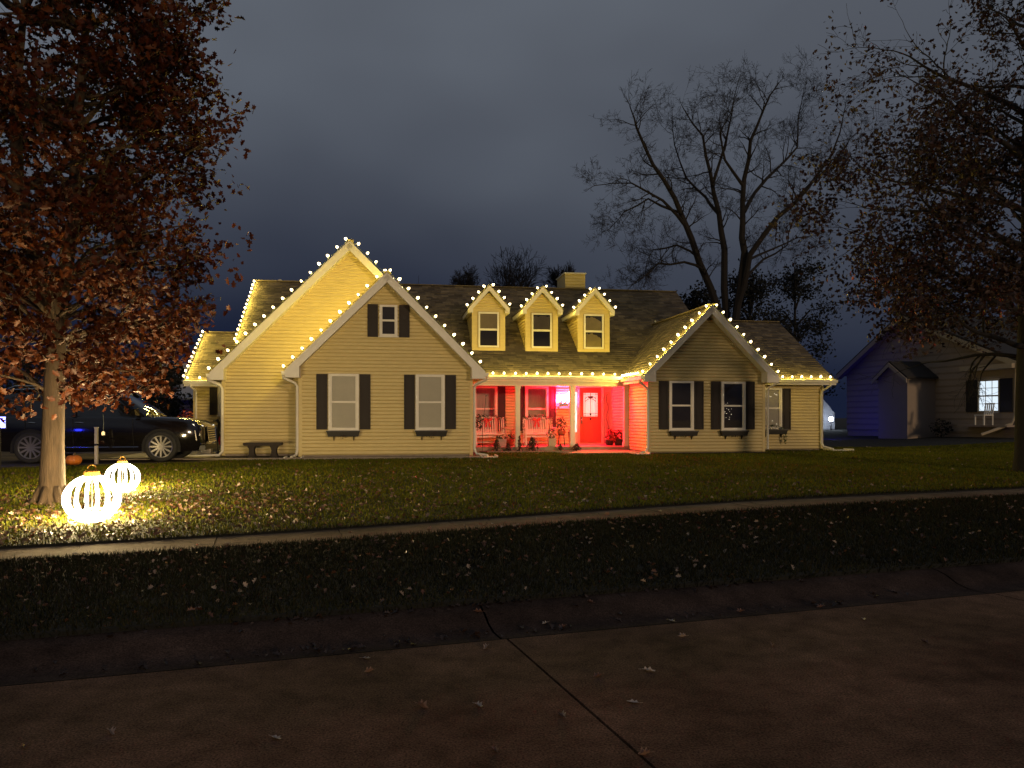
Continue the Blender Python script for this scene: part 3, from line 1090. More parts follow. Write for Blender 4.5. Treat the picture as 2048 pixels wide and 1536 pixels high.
# ---------- dormers
for k, uc in enumerate((3.48, 5.415, 7.354)):
    v0 = 27.35
    zb = ME_Z + (v0 - ME_V) * (MR_Z - ME_Z) / (MR_V - ME_V)
    sl = (MR_Z - ME_Z) / (MR_V - ME_V)
    hw, ze, za = 0.575, 5.46, 6.02
    b = MB()
    b.prism([(uc - hw, v0, zb - .06), (uc + hw, v0, zb - .06), (uc + hw, v0, ze), (uc, v0, za), (uc - hw, v0, ze)], (0, 0.1, 0))
    vt = v0 + (ze - zb) / sl
    for s_ in (-1, 1):
        b.prism([(uc + s_ * hw, v0 + .1, zb - .02), (uc + s_ * hw, v0 + .1, ze), (uc + s_ * hw, vt, ze)], (-s_ * 0.06, 0, 0))
    dm = hob(b, "dormer", SIDING)
    # boards on the gable and on both cheeks
    poly = [(uc - hw, 5.40), (uc + hw, 5.40), (uc + hw, ze), (uc, za), (uc - hw, ze)]
    z = 5.40
    while z < za:
        bb = board_mesh(poly, z, z + LAP, fv(v0))
        if bb:
            bb.obj("siding_board", SIDING, dm, H0)
        z += LAP
    for s_ in (-1, 1):
        poly = [(v0, zb + .01), (v0, ze), (vt, ze)]
        z = zb + .01
        while z < ze - .02:
            bb = board_mesh(poly, z, z + LAP, lambda q, zz, d, s_=s_: (uc + s_ * (hw + d), q, zz))
            if bb:
                bb.obj("siding_board", SIDING, dm, H0)
            z += LAP
    # trim round the window
    b = MB()
    for s_ in (-1, 1):
        b.box(min(uc + s_ * .42, uc + s_ * .60), max(uc + s_ * .42, uc + s_ * .60), v0 - 0.03, v0 - 0.001, zb - .02, 5.42)
    b.box(uc - .42, uc + .42, v0 - 0.028, v0 - 0.001, zb - .02, 4.05)
    b.box(uc - .42, uc + .42, v0 - 0.028, v0 - 0.001, 5.33, 5.42)
    hob(b, "trim", SIDING, dm)
    b = MB()
    fw, vf = 0.06, v0 - 0.06
    u0, u1, z0, z1 = uc - .37, uc + .37, 4.06, 5.32
    b.box(u0, u0 + fw, vf, v0, z0, z1)
    b.box(u1 - fw, u1, vf, v0, z0, z1)
    b.box(u0 + fw, u1 - fw, vf, v0, z1 - fw, z1)
    b.box(u0 + fw, u1 - fw, vf, v0, z0, z0 + fw)
    b.box(u0 + fw, u1 - fw, vf + .012, v0, 4.66, 4.73)
    hob(b, "window_frame", WHITE, dm)
    for half, (za_, zb_) in enumerate(((z0 + fw, 4.66), (4.73, z1 - fw))):
        b = MB()
        b.box(u0 + fw, u1 - fw, v0 - .012, v0 - .006, za_, zb_)
        hob(b, "dark_backing", BLINDD, dm)
        if half == 1 or k == 2:
            rr = random.Random(40 + k * 3 + half)
            ul, ur = u0 + fw + (.03 if k else .0), u1 - fw - (.03 if k else 0)
            zt = zb_ - (.03 if k else 0.0)
            pts = [(ul, v0 - .02, za_), (ur, v0 - .02, za_)]
            m_ = 14
            for j in range(m_ + 1):
                t_ = j / m_
                uu = ur + (ul - ur) * t_
                drop = (0.16 * max(0, 1 - t_ * 1.6) ** 1.5 + rr.uniform(0, 0.05)) if k == 2 else (rr.uniform(0, .045) if k == 1 else 0)
                pts.append((uu, v0 - .02, zt - drop))
            bb = MB()
            bb.prism(pts, (0, .003, 0))
            hob(bb, "parchment_blind", PAPER, dm)
        b = MB()
        b.add([(u0 + fw, v0 - .032, za_), (u1 - fw, v0 - .032, za_), (u1 - fw, v0 - .032, zb_), (u0 + fw, v0 - .032, zb_)], [(0, 1, 2, 3)])
        hob(b, "pane", PANE, dm)
    # little roof: two slopes with white rakes
    zr, zo, ov = 6.25, 5.42, 0.74
    vr = ME_V + (zr - ME_Z) / sl
    ve = ME_V + (zo - ME_Z) / sl
    for s_ in (-1, 1):
        p0, p1, p2, p3 = Vector((uc + s_ * ov, v0 - .22, zo)), Vector((uc + s_ * ov, ve, zo)), Vector((uc, vr, zr)), Vector((uc, v0 - .22, zr))
        nrm = Vector((s_ * (zr - zo), 0, ov)).normalized()
        bb = MB()
        bb.prism([p0, p1, p2, p3], nrm * 0.03)
        rs = hob(bb, "roof_slope", SHINGLE, dm)
        bb = MB()
        bb.prism([p0 - nrm * .003, p1 - nrm * .003, p2 - nrm * .003, p3 - nrm * .003], -nrm * 0.10)
        hob(bb, "roof_deck", WHITE, dm)
        bb = MB()
        bb.prism([p0 + Vector((0, -.004, 0)), p3 + Vector((0, -.004, 0)), p3 + Vector((0, -.004, -.19)), p0 + Vector((0, -.004, -.17)) - Vector((s_ * 0.02, 0, 0))], (0, -0.03, 0))
        hob(bb, "rake_board", WHITE, dm)
        bb = MB()
        bb.box(uc + s_ * (ov - .16) - .0, uc + s_ * (ov - .16) + .001, v0 - .2, ve, zo - .14, zo - .12)
        bb.prism([(uc + s_ * ov, v0 - .2, zo - .02), (uc + s_ * ov, v0 - .2, zo - .15), (uc + s_ * hw, v0 - .2, zo - .15), (uc + s_ * hw, v0 - .2, zo - .02)], (0, ve - v0 + .1, 0))
        hob(bb, "soffit", WHITE, dm)

# chimney and vent pipe
b = MB()
b.box(7.43, 8.31, 32.3, 33.9, 6.3, 7.72)
ch = hob(b, "chimney", SIDING)
z = 6.85
while z < 7.66:
    bb = board_mesh([(7.43, 6.85), (8.31, 6.85), (8.31, 7.68), (7.43, 7.68)], z, z + .13, fv(32.3))
    if bb:
        bb.obj("siding_board", SIDING, ch, H0)
    z += .13
b = MB()
b.box(7.38, 8.36, 32.25, 33.95, 7.722, 7.77)
hob(b, "chimney_cap", WHITE, ch)
b = MB()
b.tube([(-4.37, 31.9, 6.5), (-4.37, 31.9, 6.98)], 0.045, 8)
b.tube([(-4.37, 31.9, 6.98), (-4.37, 31.9, 7.06)], 0.085, 10)
hob(b, "vent_pipe", WHITE)

# ---------- porch
b = MB()
b.box(2.42, 8.29, 26.05, 28.2, 0.30, 0.535)
hob(b, "porch_floor", CONC)
b = MB()
b.box(6.3, 8.2, 25.55, 26.04, 0.28, 0.42)
hob(b, "porch_step", CONC)
b = MB()
b.box(2.42, 8.29, 26.02, 28.2, 2.71, 2.76)
hob(b, "porch_ceiling", WHITE)
b = MB()
b.box(2.45, 8.28, 26.06, 26.26, 2.64, 2.82)
hob(b, "porch_beam", WHITE)
for uc in (2.53, 4.343, 6.28, 8.217):
    b = MB()
    b.box(uc - .08, uc + .08, 26.12, 26.28, 0.535, 2.64)
    b.box(uc - .10, uc + .10, 26.10, 26.30, 0.536, 0.66)
    b.box(uc - .10, uc + .10, 26.10, 26.30, 2.55, 2.637)
    hob(b, "porch_post", WHITE)
# door unit: frame, sidelights, slab with an arched leaded light
b = MB()
V = 28.2
b.box(6.70, 6.78, V - .10, V - .005, 0.58, 2.72)
b.box(6.97, 7.035, V - .10, V - .005, 0.58, 2.66)
b.box(7.875, 7.96, V - .10, V - .005, 0.58, 2.66)
b.box(8.255, 8.30, V - .10, V - .005, 0.58, 2.72)
b.box(6.78, 8.255, V - .10, V - .005, 2.66, 2.72)
b.box(6.68, 8.305, V - .14, V - .005, 0.538, 0.58)
hob(b, "door_frame", WHITE)
b = MB()
b.box(7.04, 7.872, V - .06, V - .02, 0.60, 2.655)
for (a, c, d, e) in ((7.15, 7.40, .74, 1.40), (7.51, 7.76, .74, 1.40)):
    b.box(a, c, V - .068, V - .06, d, e)
    b.box(a + .03, c - .03, V - .075, V - .068, d + .04, e - .04)
b.box(7.145, 7.175, V - .08, V - .06, 1.56, 2.49)
b.box(7.72, 7.75, V - .08, V - .06, 1.56, 2.49)
b.box(7.175, 7.72, V - .08, V - .06, 1.56, 1.585)
b.box(7.175, 7.72, V - .08, V - .06, 2.465, 2.49)
door = hob(b, "door", DOORP)
b = MB()
b.box(7.175, 7.72, V - .066, V - .061, 1.585, 2.465)
hob(b, "lit_glass", DOORLIT, door)
b = MB()
for u in (7.235, 7.66):
    b.box(u - .008, u + .008, V - .074, V - .066, 1.585, 2.465)
b.box(7.44, 7.456, V - .074, V - .066, 1.585, 2.465)
for z in (1.63, 1.70, 2.42):
    b.box(7.175, 7.72, V - .073, V - .0665, z - .007, z + .007)
b.tube([(7.24 + .415 * i / 10, V - .071, 2.15 + 0.10 * math.sin(math.pi * i / 10)) for i in range(11)], 0.011, 5)
b.tube([(7.24 + .415 * i / 10, V - .071, 2.26 + 0.09 * math.sin(math.pi * i / 10)) for i in range(11)], 0.011, 5)
b.box(7.36, 7.54, V - .072, V - .0668, 2.27, 2.33)
b.ball((7.448, V - .07, 1.665), .035, 8, 5, (1, .2, 1))
hob(b, "leading", BLACK, door)
b = MB()
b.ball((7.10, V - .115, 1.46), .035, 8, 6)
b.box(7.08, 7.12, V - .09, V - .06, 1.32, 1.56)
hob(b, "handle", CHROME, door)
b = MB()
b.ball((7.448, V - .075, 1.49), .03, 8, 6, (1, .6, 1.4))
hob(b, "knocker", BLACK, door)
for (u0, u1, m_) in ((6.82, 6.93, DOORLIT2), (8.03, 8.19, CURT)):
    b = MB()
    b.box(u0 - .04, u0, V - .07, V - .012, .6, 2.655)
    b.box(u1, u1 + .06, V - .07, V - .012, .6, 2.655)
    b.box(u0, u1, V - .07, V - .012, .6, 1.0)
    b.box(u0, u1, V - .07, V - .012, 2.5, 2.655)
    sl_ = hob(b, "sidelight", WHITE)
    b = MB()
    b.box(u0, u1, V - .03, V - .025, 1.0, 2.5)
    hob(b, "lit_glass" if m_ is DOORLIT2 else "curtain", m_, sl_)
    b = MB()
    b.tube([((u0 + u1) / 2 + .04 * math.sin(i * .9), V - .034, 1.02 + i * .1) for i in range(15)], .007, 4)
    hob(b, "leading", BLACK, sl_)
# house number and letters are not readable: a small mail box plate under the lamp
# ---------- triple lantern sconce with red bulbs
sc = thing("wall_lantern", "glowing triple glass wall lantern between porch window and front door", "lamp", W(6.42, 28.14, 2.02), HA)
b = MB()
b.box(-.16, .16, -.01, .035, -.02, .12)
b.tube([(-.20, -.08, .06), (.20, -.08, .06)], .012, 6)
for x in (-.19, 0, .19):
    b.tube([(x, -.08, .06), (x, -.08, .10)], .045, 8)
b.tube([(0, 0, .06), (0, -.08, .06)], .014, 6)
b.obj("bracket", CHROME, sc)
for x, hh in ((-.19, .30), (0, .22), (.19, .40)):
    b = MB()
    b.lathe([(.035, .10), (.06, .14), (.066, .10 + hh * .55), (.04, .10 + hh * .9), (.012, .10 + hh)], 10, (x, -.08, 0))
    gs_ = b.obj("glass_shade", REDGLOW, sc, smooth=True)
    inst("filament", RED_LIGHT, gs_, (x, -.08, .22))
b = MB()
b.box(-.19, .19, -.02, .03, -.14, -.06)
b.obj("plaque", WHITE, sc)

# ------------------------------------------------------------------ roof light strings
bm = MB()
bm.lathe([(0.018, 0.0), (0.031, 0.011), (0.040, 0.034), (0.034, 0.057), (0.018, 0.080), (0.003, 0.090)], 8)
BULB_ME = bm.mesh("bulb")
BULB_ME.materials.append(BULB)
BULB_ME.polygons.foreach_set("use_smooth", [True] * len(BULB_ME.polygons))
sm = MB()
sm.lathe([(0.013, -0.04), (0.019, -0.035), (0.019, 0.004)], 6)
SOCK_ME = sm.mesh("socket")
SOCK_ME.materials.append(WIRE)
BULB_LIGHT = bpy.data.lights.new("bulb_filament", "POINT")
BULB_LIGHT.energy = 14.5
BULB_LIGHT.color = (1.0, 0.73, 0.11)
BULB_LIGHT.shadow_soft_size = 0.03


def light_string(label, path, out, spacing=0.375, start=0.06):
    """bulbs on clips along a roof edge; path in house coordinates, out = direction the bulbs stand"""
    path = [Vector(p) for p in path]
    o = path[0]
    th_ = thing("light_string", label, "string lights", W(*o), HA, "warm white roof light strings")
    outs = out if isinstance(out, list) else [out] * (len(path) - 1)
    wire, k = [], start
    rng = random.Random(len(label) * 7)
    for i in range(len(path) - 1):
        a, c = path[i], path[i + 1]
        L = (c - a).length
        ov = Vector(outs[i]).normalized()
        d = (c - a).normalized()
        x = k
        wire.append(a + ov * .012)
        while x < L - 0.03:
            p = a + d * x
            tilt = (ov + d * rng.uniform(-.16, .16) + Vector((0, rng.uniform(-.12, .12), 0))).normalized()
            q = Vector((0, 0, 1)).rotation_difference(tilt).to_euler()
            base = p + ov * .045 - o
            k_ = rng.uniform(.85, 1.15)
            bo = inst("bulb", BULB_ME, th_, base, q, (k_, k_, k_))
            inst("filament", BULB_LIGHT, bo, (0, 0, .045))
            inst("socket", SOCK_ME, th_, base, q)
            wire.append(p + ov * 0.02)
            if x + spacing / 2 < L:
                wire.append(p + d * spacing / 2 + ov * rng.uniform(-.005, .012))
            x += spacing * rng.uniform(.96, 1.04)
        k = max(0.05, x - L)
    wire.append(path[-1] + Vector(outs[-1]).normalized() * .012)
    b = MB()
    b.tube([p - o for p in wire], 0.006, 4)
    b.obj("wire", WIRE, th_)
    return th_


UPL, UPR = (-1, 0, 1), (1, 0, 1)
light_string("lights on both rakes of the tall rear gable at the house's left", [(-5.22, 23.60, 2.90), (-1.2, 23.60, 6.92), (0.45, 23.60, 5.27)], [UPL, UPR], .37)
light_string("lights on both rakes of the nearest gable with the small attic window", [(-2.98, 22.60, 2.92), (-0.09, 22.60, 5.81), (2.80, 22.60, 2.92)], [UPL, UPR], .37)
light_string("lights along the gutter over the red porch", [(2.95, 25.83, 2.97), (7.95, 25.83, 2.97)], (0, -.15, 1), .388, .1)
light_string("lights on the short side eave of the right wing beside the porch", [(7.93, 25.75, 2.91), (7.93, 23.7, 2.91)], (-.15, 0, 1), .24, .1)
light_string("lights on both rakes of the right hand front gable", [(7.98, 23.60, 2.92), (10.30, 23.60, 5.24), (12.62, 23.60, 2.92)], [UPL, UPR], .335)
light_string("lights along the gutter at the far right end of the house", [(12.75, 25.15, 2.90), (15.72, 25.15, 2.90)], (0, -.15, 1), .36, .12)
light_string("lights climbing the low roof edge at the far left end", [(-6.82, 27.14, 2.84), (-6.82, 29.95, 4.73)], (-.1, -.56, .83), .32)
light_string("lights along the left end gutter behind the planter", [(-6.70, 27.03, 2.80), (-5.35, 27.03, 2.80)], (0, -.15, 1), .40, .02)
light_string("lights climbing the roof edge behind the tall left gable", [(-5.27, 27.6, 4.15), (-5.27, 31.6, 6.92)], (-.1, -.57, .82), .33)
for uc, nm in ((3.48, "left"), (5.415, "middle"), (7.354, "right")):
    light_string("lights round the little gable of the %s roof dormer" % nm,
                 [(uc - .75, 27.12, 5.45), (uc, 27.12, 6.29), (uc + .75, 27.12, 5.45)], [(-.83, 0, .74), (.83, 0, .74)], .30, .04)

# ------------------------------------------------------------------ beds, edging, front walk


def hstruct(b, name, m):
    o = tag(b.obj(name, m, None, H0), kind="structure")
    o.location, o.rotation_euler = W(*H0), (0, 0, HA)
    return o


b = MB()
b.box(-4.95, 2.5, 22.35, 24.0, 0.15, 0.405)
hstruct(b, "flower_bed", MULCH)
b = MB()
b.box(-5.6, 2.7, 22.18, 22.34, 0.15, 0.43)
hstruct(b, "edging_strip", CONC)
b = MB()
b.box(3.2, 6.2, 25.30, 25.42, 0.15, 0.425)
hstruct(b, "edging_strip", CONC)
b = MB()
b.box(3.0, 6.2, 25.43, 26.03, 0.15, 0.41)
hstruct(b, "flower_bed", MULCH)
b = MB()
b.prism([(5.6, 24.05, .2), (8.28, 24.05, .2), (8.28, 25.53, .2), (6.35, 25.53, .2)], (0, 0, .215))
hstruct(b, "front_walk", CONC)
b = MB()
b.box(8.3, 12.3, 23.55, 24.0, 0.15, 0.405)
b.box(12.31, 14.6, 24.6, 25.6, 0.15, 0.402)
hstruct(b, "flower_bed", MULCH)
b = MB()
b.prism([(-7.8, 22.4, .2), (-5.1, 22.4, .2), (-5.1, 27.4, .2), (-7.8, 27.4, .2)], (0, 0, .225))
hstruct(b, "side_path", CONC)


# ------------------------------------------------------------------ window boxes
def foliage(name, n, center, spread, size, m, parent, seed, up=0.5, template="simple"):
    r_ = np.random.RandomState(seed)
    p = r_.normal(size=(n, 3))
    p /= np.maximum(1e-6, np.linalg.norm(p, axis=1, keepdims=True))
    p *= r_.uniform(0.2, 1, (n, 1)) ** 0.5
    pos = np.array(center) + p * np.array(spread)
    nr = p + np.array([0, 0, up]) + r_.normal(size=(n, 3)) * .5
    tv, tf = (SIMPLE_V, SIMPLE_F) if template == "simple" else (OAK_V, OAK_F)
    return scatter(name, tv, tf, pos, nr, r_.uniform(0, 6.28, n), r_.uniform(size * .6, size * 1.3, n), m, parent)


def window_box(u0, u1, z, v, label, green=False, seed=1):
    t = thing("window_box", label, "planter", W((u0 + u1) / 2, v - .12, z), HA, "window boxes")
    hw = (u1 - u0) / 2
    b = MB()
    b.prism([(-hw, -.10, .17), (-hw, .10, .17), (-hw + .04, .09, 0), (-hw + .04, -.07, 0)], (0.0001, 0, 0))
    b = MB()
    for (x0, x1, dx) in ((-hw, hw, .04),):
        vv = [(x0 + dx, -.07, 0), (x1 - dx, -.07, 0), (x1 - dx, .09, 0), (x0 + dx, .09, 0), (x0, -.10, .17), (x1, -.10, .17), (x1, .105, .17), (x0, .105, .17)]
        b.add(vv, [(0, 3, 2, 1), (0, 1, 5, 4), (1, 2, 6, 5), (2, 3, 7, 6), (3, 0, 4, 7), (4, 5, 6, 7)])
    b.box(-hw - .01, hw + .01, -.112, -.10, .135, .175)
    b.obj("trough", BLACK, t)
    b = MB()
    for x in (-hw * .6, hw * .6):
        b.prism([(x, .09, 0), (x, .09, -.12), (x, -.03, 0)], (.025, 0, 0))
    b.obj("bracket", BLACK, t)
    if green:
        foliage("plant", 90, (0, -.02, .22), (hw * .95, .10, .10), .08, PLANT, t, seed, 1.0)
        foliage("trailing_plant", 60, (hw * .75, -.1, -.12), (.07, .05, .26), .07, PLANT, t, seed + 1, 0.2)
    else:
        foliage("plant", 24, (.02, -.06, .01), (hw * .35, .06, .07), .06, PLANTD, t, seed, .2)
    return t


window_box(-1.821, -0.876, 1.0, 23.0, "black window box under the left window of the nearest gable", seed=3)
window_box(0.727, 1.676, 1.0, 23.0, "black window box under the right window of the nearest gable", seed=5)
window_box(8.975, 9.92, 0.95, 24.0, "black window box under the left window of the right gable", seed=7)
window_box(10.72, 11.66, 0.95, 24.0, "black window box under the right window of the right gable", seed=9)
window_box(12.95, 13.93, 0.96, 25.6, "black window box with green trailing plants at the far right window", True, seed=11)

# ------------------------------------------------------------------ stone bench by the left wall
t = thing("garden_bench", "dark cast stone bench against the tall left gable wall", "bench", W(-3.64, 23.2, .40), HA)
b = MB()
for i, (w_, z) in enumerate(((.50, .375), (.53, .40), (.53, .435))):
    pass
pr = [(-.53, .36), (-.50, .34), (.50, .34), (.53, .36), (.54, .41), (.52, .43), (-.52, .43), (-.54, .41)]
b.prism([(x, -.2, z) for x, z in pr], (0, .38, 0))
b.obj("seat", STONED, t)
for x in (-.31, .31):
    b = MB()
    pp = [(-.11, 0), (.11, 0), (.10, .05), (.075, .10), (.065, .20), (.08, .27), (.11, .31), (.11, .339), (-.11, .339), (-.11, .31), (-.08, .27), (-.065, .20), (-.075, .10), (-.10, .05)]
    b.prism([(x + px_, -.15, z) for px_, z in pp], (0, .28, 0))
    b.obj("leg", STONED, t)

# planter box and garden tool stand by the left corner
t = thing("square_planter", "pale square planter tub beside the left end downspout", "planter", W(-5.68, 25.3, .425), HA)
b = MB()
vv = [(-.14, -.14, 0), (.14, -.14, 0), (.14, .14, 0), (-.14, .14, 0), (-.185, -.185, .33), (.185, -.185, .33), (.185, .185, .33), (-.185, .185, .33)]
b.add(vv, [(0, 3, 2, 1), (0, 1, 5, 4), (1, 2, 6, 5), (2, 3, 7, 6), (3, 0, 4, 7), (4, 5, 6, 7)])
b.box(-.20, .20, -.20, .20, .30, .345)
b.obj("tub", POTW, t)
foliage("dry_plant", 40, (0, 0, .38), (.11, .11, .08), .08, PLANTD, t, 12, .8)
t = thing("garden_statue", "dark heron statue with red sash behind the white downspout", "statue", W(-5.27, 24.9, .42), HA)
b = MB()
b.tube([(.02, 0, 0), (.0, 0, .25), (-.02, .01, .45)], [.012, .012, .02], 6)
b.tube([(.10, .02, 0), (.08, .02, .25), (.04, .01, .45)], [.012, .012, .02], 6)
b.tube([(.08, 0, .40), (.02, 0, .52), (-.02, 0, .66), (.03, 0, .80), (.05, 0, .95), (.0, 0, 1.05), (-.12, 0, 1.02)], [.06, .10, .08, .05, .045, .05, .012], 8)
b.tube([(.0, 0, .0), (.05, .0, .03), (.12, .0, .0)], .07, 7)
b.obj("body", BLACK, t, smooth=True)
b = MB()
b.tube([(.08, -.06, .55), (.07, -.08, .42), (.09, -.07, .30)], [.03, .04, .03], 6)
b.obj("sash", RED, t)
t = thing("plant_stake", "thin upright garden stake beside the pale planter tub", "stake", W(-5.42, 25.0, .42), HA)
b = MB()
b.tube([(0, 0, 0), (0, 0, 1.05)], .007, 5)
b.tube([(0, 0, 1.05), (.10, 0, 1.04)], .006, 5)
b.obj("rod", BLACK, t)

# red leaved shrub by the far left corner of the house
t = thing("red_shrub", "round red leaved shrub by the left corner of the house", "shrub", W(-6.95, 28.6, .35), HA)
foliage("crown", 500, (0, 0, .95), (.55, .5, .55), .12, REDLEAF, t, 14, .6)
b = MB()
for k in range(6):
    a = k * 1.05
    b.tube([(0, 0, 0), (.1 * math.cos(a), .1 * math.sin(a), .4), (.35 * math.cos(a), .35 * math.sin(a), .95)], [.02, .015, .006], 5)
b.obj("stem", BARKD, t)

# splash blocks at the downspouts
for (u, v, lab) in ((-2.8, 22.5, "splash block under the downspout left of the nearest gable"), (2.75, 22.45, "pale splash block at the right corner of the nearest gable"), (7.75, 23.55, "splash block at the left corner of the right gable"), (15.3, 24.9, "long pale splash block at the far right corner")):
    L = 1.5 if u > 15 else .6
    x, y, _z = W(u, v)
    t = thing("splash_block", lab, "splash block", (x, y, gz(x, y) + .045), HA, "downspout splash blocks")
    b = MB()
    b.prism([(-.14, -.3, 0), (.14 + L * .35, -.3, 0), (.14 + L * .35, .3, 0), (-.14, .3, 0)], (0, 0, .025))
    b.box(-.14, -.11, -.3, .3, .0, .07)
    b.box(.11 + L * .35, .14 + L * .35, -.3, .3, .0, .07)
    b.obj("tray", WHITE, t)

# ------------------------------------------------------------------ porch benches with garland and bow
FZ = 0.536


def porch_bench(uc, label, seed):
    t = thing("porch_bench", label, "bench", W(uc, 27.35, FZ), HA, "white slatted porch benches")
    b = MB()
    for i in range(6):
        b.box(-.50, .50, -.26 + i * .085, -.195 + i * .085, .40, .425)
    b.obj("seat", WHITEW, t)
    for i in range(12):
        x = -.46 + i * .92 / 11
        b = MB()
        b.bar((x, .22, .44), (x, .34, .93), .04, .018, (0, 1, 0))
        b.obj("slat", WHITEW, t)
    b = MB()
    n = 9
    top = [(-.50 + i * 1.0 / (n - 1), .345, .95 + .07 * math.sin(math.pi * i / (n - 1))) for i in range(n)]
    for i in range(n - 1):
        b.bar(top[i], top[i + 1], .03, .075, (0, 0, 1))
    b.bar((-.5, .215, .44), (.5, .215, .44), .03, .06)
    b.obj("back_rail", WHITEW, t)
    for s_ in (-1, 1):
        b = MB()
        b.box(s_ * .53 - .025, s_ * .53 + .025, -.27, -.22, 0.09, .62)
        b.bar((s_ * .53, .20, .09), (s_ * .53, .36, 1.02), .05, .05, (0, 1, 0))
        b.obj("leg", WHITEW, t)
        b = MB()
        b.box(s_ * .53 - .05, s_ * .53 + .05, -.32, .24, .62, .645)
        b.obj("armrest", WHITEW, t)
        b = MB()
        b.box(s_ * .53 - .03, s_ * .53 + .03, -.34, .32, .03, .09)
        b.box(s_ * .53 - .03, s_ * .53 + .03, -.30, -.24, .0, .03)
        b.box(s_ * .53 - .03, s_ * .53 + .03, .22, .28, .0, .03)
        b.obj("glider_base", WHITEW, t)
    b = MB()
    b.box(-.505, .505, -.25, -.22, .30, .36)
    b.box(-.505, .505, -.25, -.22, .12, .15)
    b.obj("stretcher", WHITEW, t)
    # garland
    g = thing("garland", "dark evergreen garland over the " + label.split(" bench")[0].replace("white slatted ", "") + " bench", "garland", W(uc, 27.35, FZ), HA, "porch garlands")
    r_ = np.random.RandomState(seed)
    pts = []
    for k in range(420):
        q = k / 420
        if q < .2:
            p = (-.58, .25 + r_.uniform(-.02, .02), .45 + q * 2.6)
        elif q < .8:
            w_ = (q - .2) / .6
            p = (-.58 + 1.16 * w_, .32, .99 + .09 * math.sin(math.pi * w_) - .05 * math.sin(3 * math.pi * w_) ** 2)
        else:
            p = (.58, .25, .97 - (q - .8) * 2.6)
        pts.append(p)
    pos = np.array(pts) + r_.normal(size=(420, 3)) * .028
    scatter("sprigs", [(-.14, -.5, 0), (.14, -.5, 0), (0, .5, .1)], [(0, 1, 2)], pos, r_.normal(size=(420, 3)) + np.array([0, -.3, .2]), r_.uniform(0, 6.28, 420), r_.uniform(.05, .10, 420), PINE, g)
    # bow
    bw = thing("bow", "red ribbon bow on the " + label.split(" bench")[0].replace("white slatted ", "") + " bench", "bow", W(uc - .05, 27.58, FZ + .92), HA, "red porch bows")
    b = MB()
    for s_ in (-1, 1):
        b.prism([(0, 0, 0), (s_ * .06, 0, .07), (s_ * .13, 0, .08), (s_ * .15, 0, .02), (s_ * .12, 0, -.04), (s_ * .05, 0, -.03)], (0, -.05, 0))
        b.prism([(s_ * .01, -.01, -.02), (s_ * .05, -.01, -.02), (s_ * .12, -.01, -.27), (s_ * .09, -.01, -.24), (s_ * .05, -.01, -.28)], (0, -.02, 0))
    b.obj("ribbon", RED, bw)
    b = MB()
    b.ball((0, -.04, 0), .035, 8, 6)
    b.obj("knot", RED, bw)
    return t


porch_bench(3.54, "white slatted left porch bench in front of the first window", 21)
porch_bench(5.33, "white slatted right porch bench in front of the second window", 22)


def pot(u, v, z, r, h, label, m=POTW, fol=None, n=120, fs=(.2, .2, .2), fsize=.08, seed=1, name="potted_plant", cat="potted plant", square=False, group=None):
    t = thing(name, label, cat, W(u, v, z), HA, group)
    b = MB()
    if square:
        vv = [(-r * .8, -r * .8, 0), (r * .8, -r * .8, 0), (r * .8, r * .8, 0), (-r * .8, r * .8, 0), (-r, -r, h), (r, -r, h), (r, r, h), (-r, r, h)]
        b.add(vv, [(0, 3, 2, 1), (0, 1, 5, 4), (1, 2, 6, 5), (2, 3, 7, 6), (3, 0, 4, 7), (4, 5, 6, 7)])
    else:
        b.lathe([(r * .62, 0), (r * .8, h * .4), (r * .97, h * .9), (r * 1.06, h * .9), (r * 1.06, h), (r * .9, h), (r * .85, h * .9)], 14)
    b.obj("pot", m, t, smooth=not square)
    if fol is not None:
        foliage("foliage", n, (0, 0, h + fs[2] * .5), fs, fsize, fol, t, seed, .8)
    return t


pot(3.85, 26.55, FZ, .15, .27, "pale square pot with green plant before the left porch bench", POTW, PLANT, 90, (.24, .16, .10), .09, 31, square=True)
pot(4.16, 26.75, FZ, .17, .25, "round clay pot with green plant beside the first porch post", TERRA, PLANT, 90, (.18, .16, .13), .09, 32)
pot(5.60, 26.45, FZ, .14, .28, "pale square pot with trailing green plant before the right porch bench", POTW, PLANT, 130, (.17, .15, .26), .09, 33, square=True)
pot(6.50, 27.3, FZ, .11, .50, "tall dark red planter left of the front door", mat("oxblood glaze", (.10, .012, .012), .4, var=.3), REDLEAF, 60, (.12, .12, .14), .09, 34, name="tall_planter", cat="planter")
# topiary on a wire stand
t = thing("berry_topiary", "leafy red berry topiary on a wire stand right of the right porch bench", "potted plant", W(6.02, 26.75, FZ), HA)
foliage("foliage", 170, (0, 0, .78), (.20, .17, .30), .09, PLANTD, t, 35, .5)
foliage("berries", 60, (0, 0, .80), (.24, .18, .33), .05, REDLEAF, t, 36, .5)
b = MB()
b.lathe([(.05, .36), (.13, .42), (.155, .52), (.15, .55)], 12)
b.obj("pot", TERRA, t, smooth=True)
b = MB()
for k in range(4):
    a = k * 1.571 + .5
    b.tube([(.16 * math.cos(a), .16 * math.sin(a), 0), (.11 * math.cos(a), .11 * math.sin(a), .42)], .009, 5)
b.torus((0, 0, .40), .12, .008, "z", 14, 5)
b.obj("stand", BLACK, t)
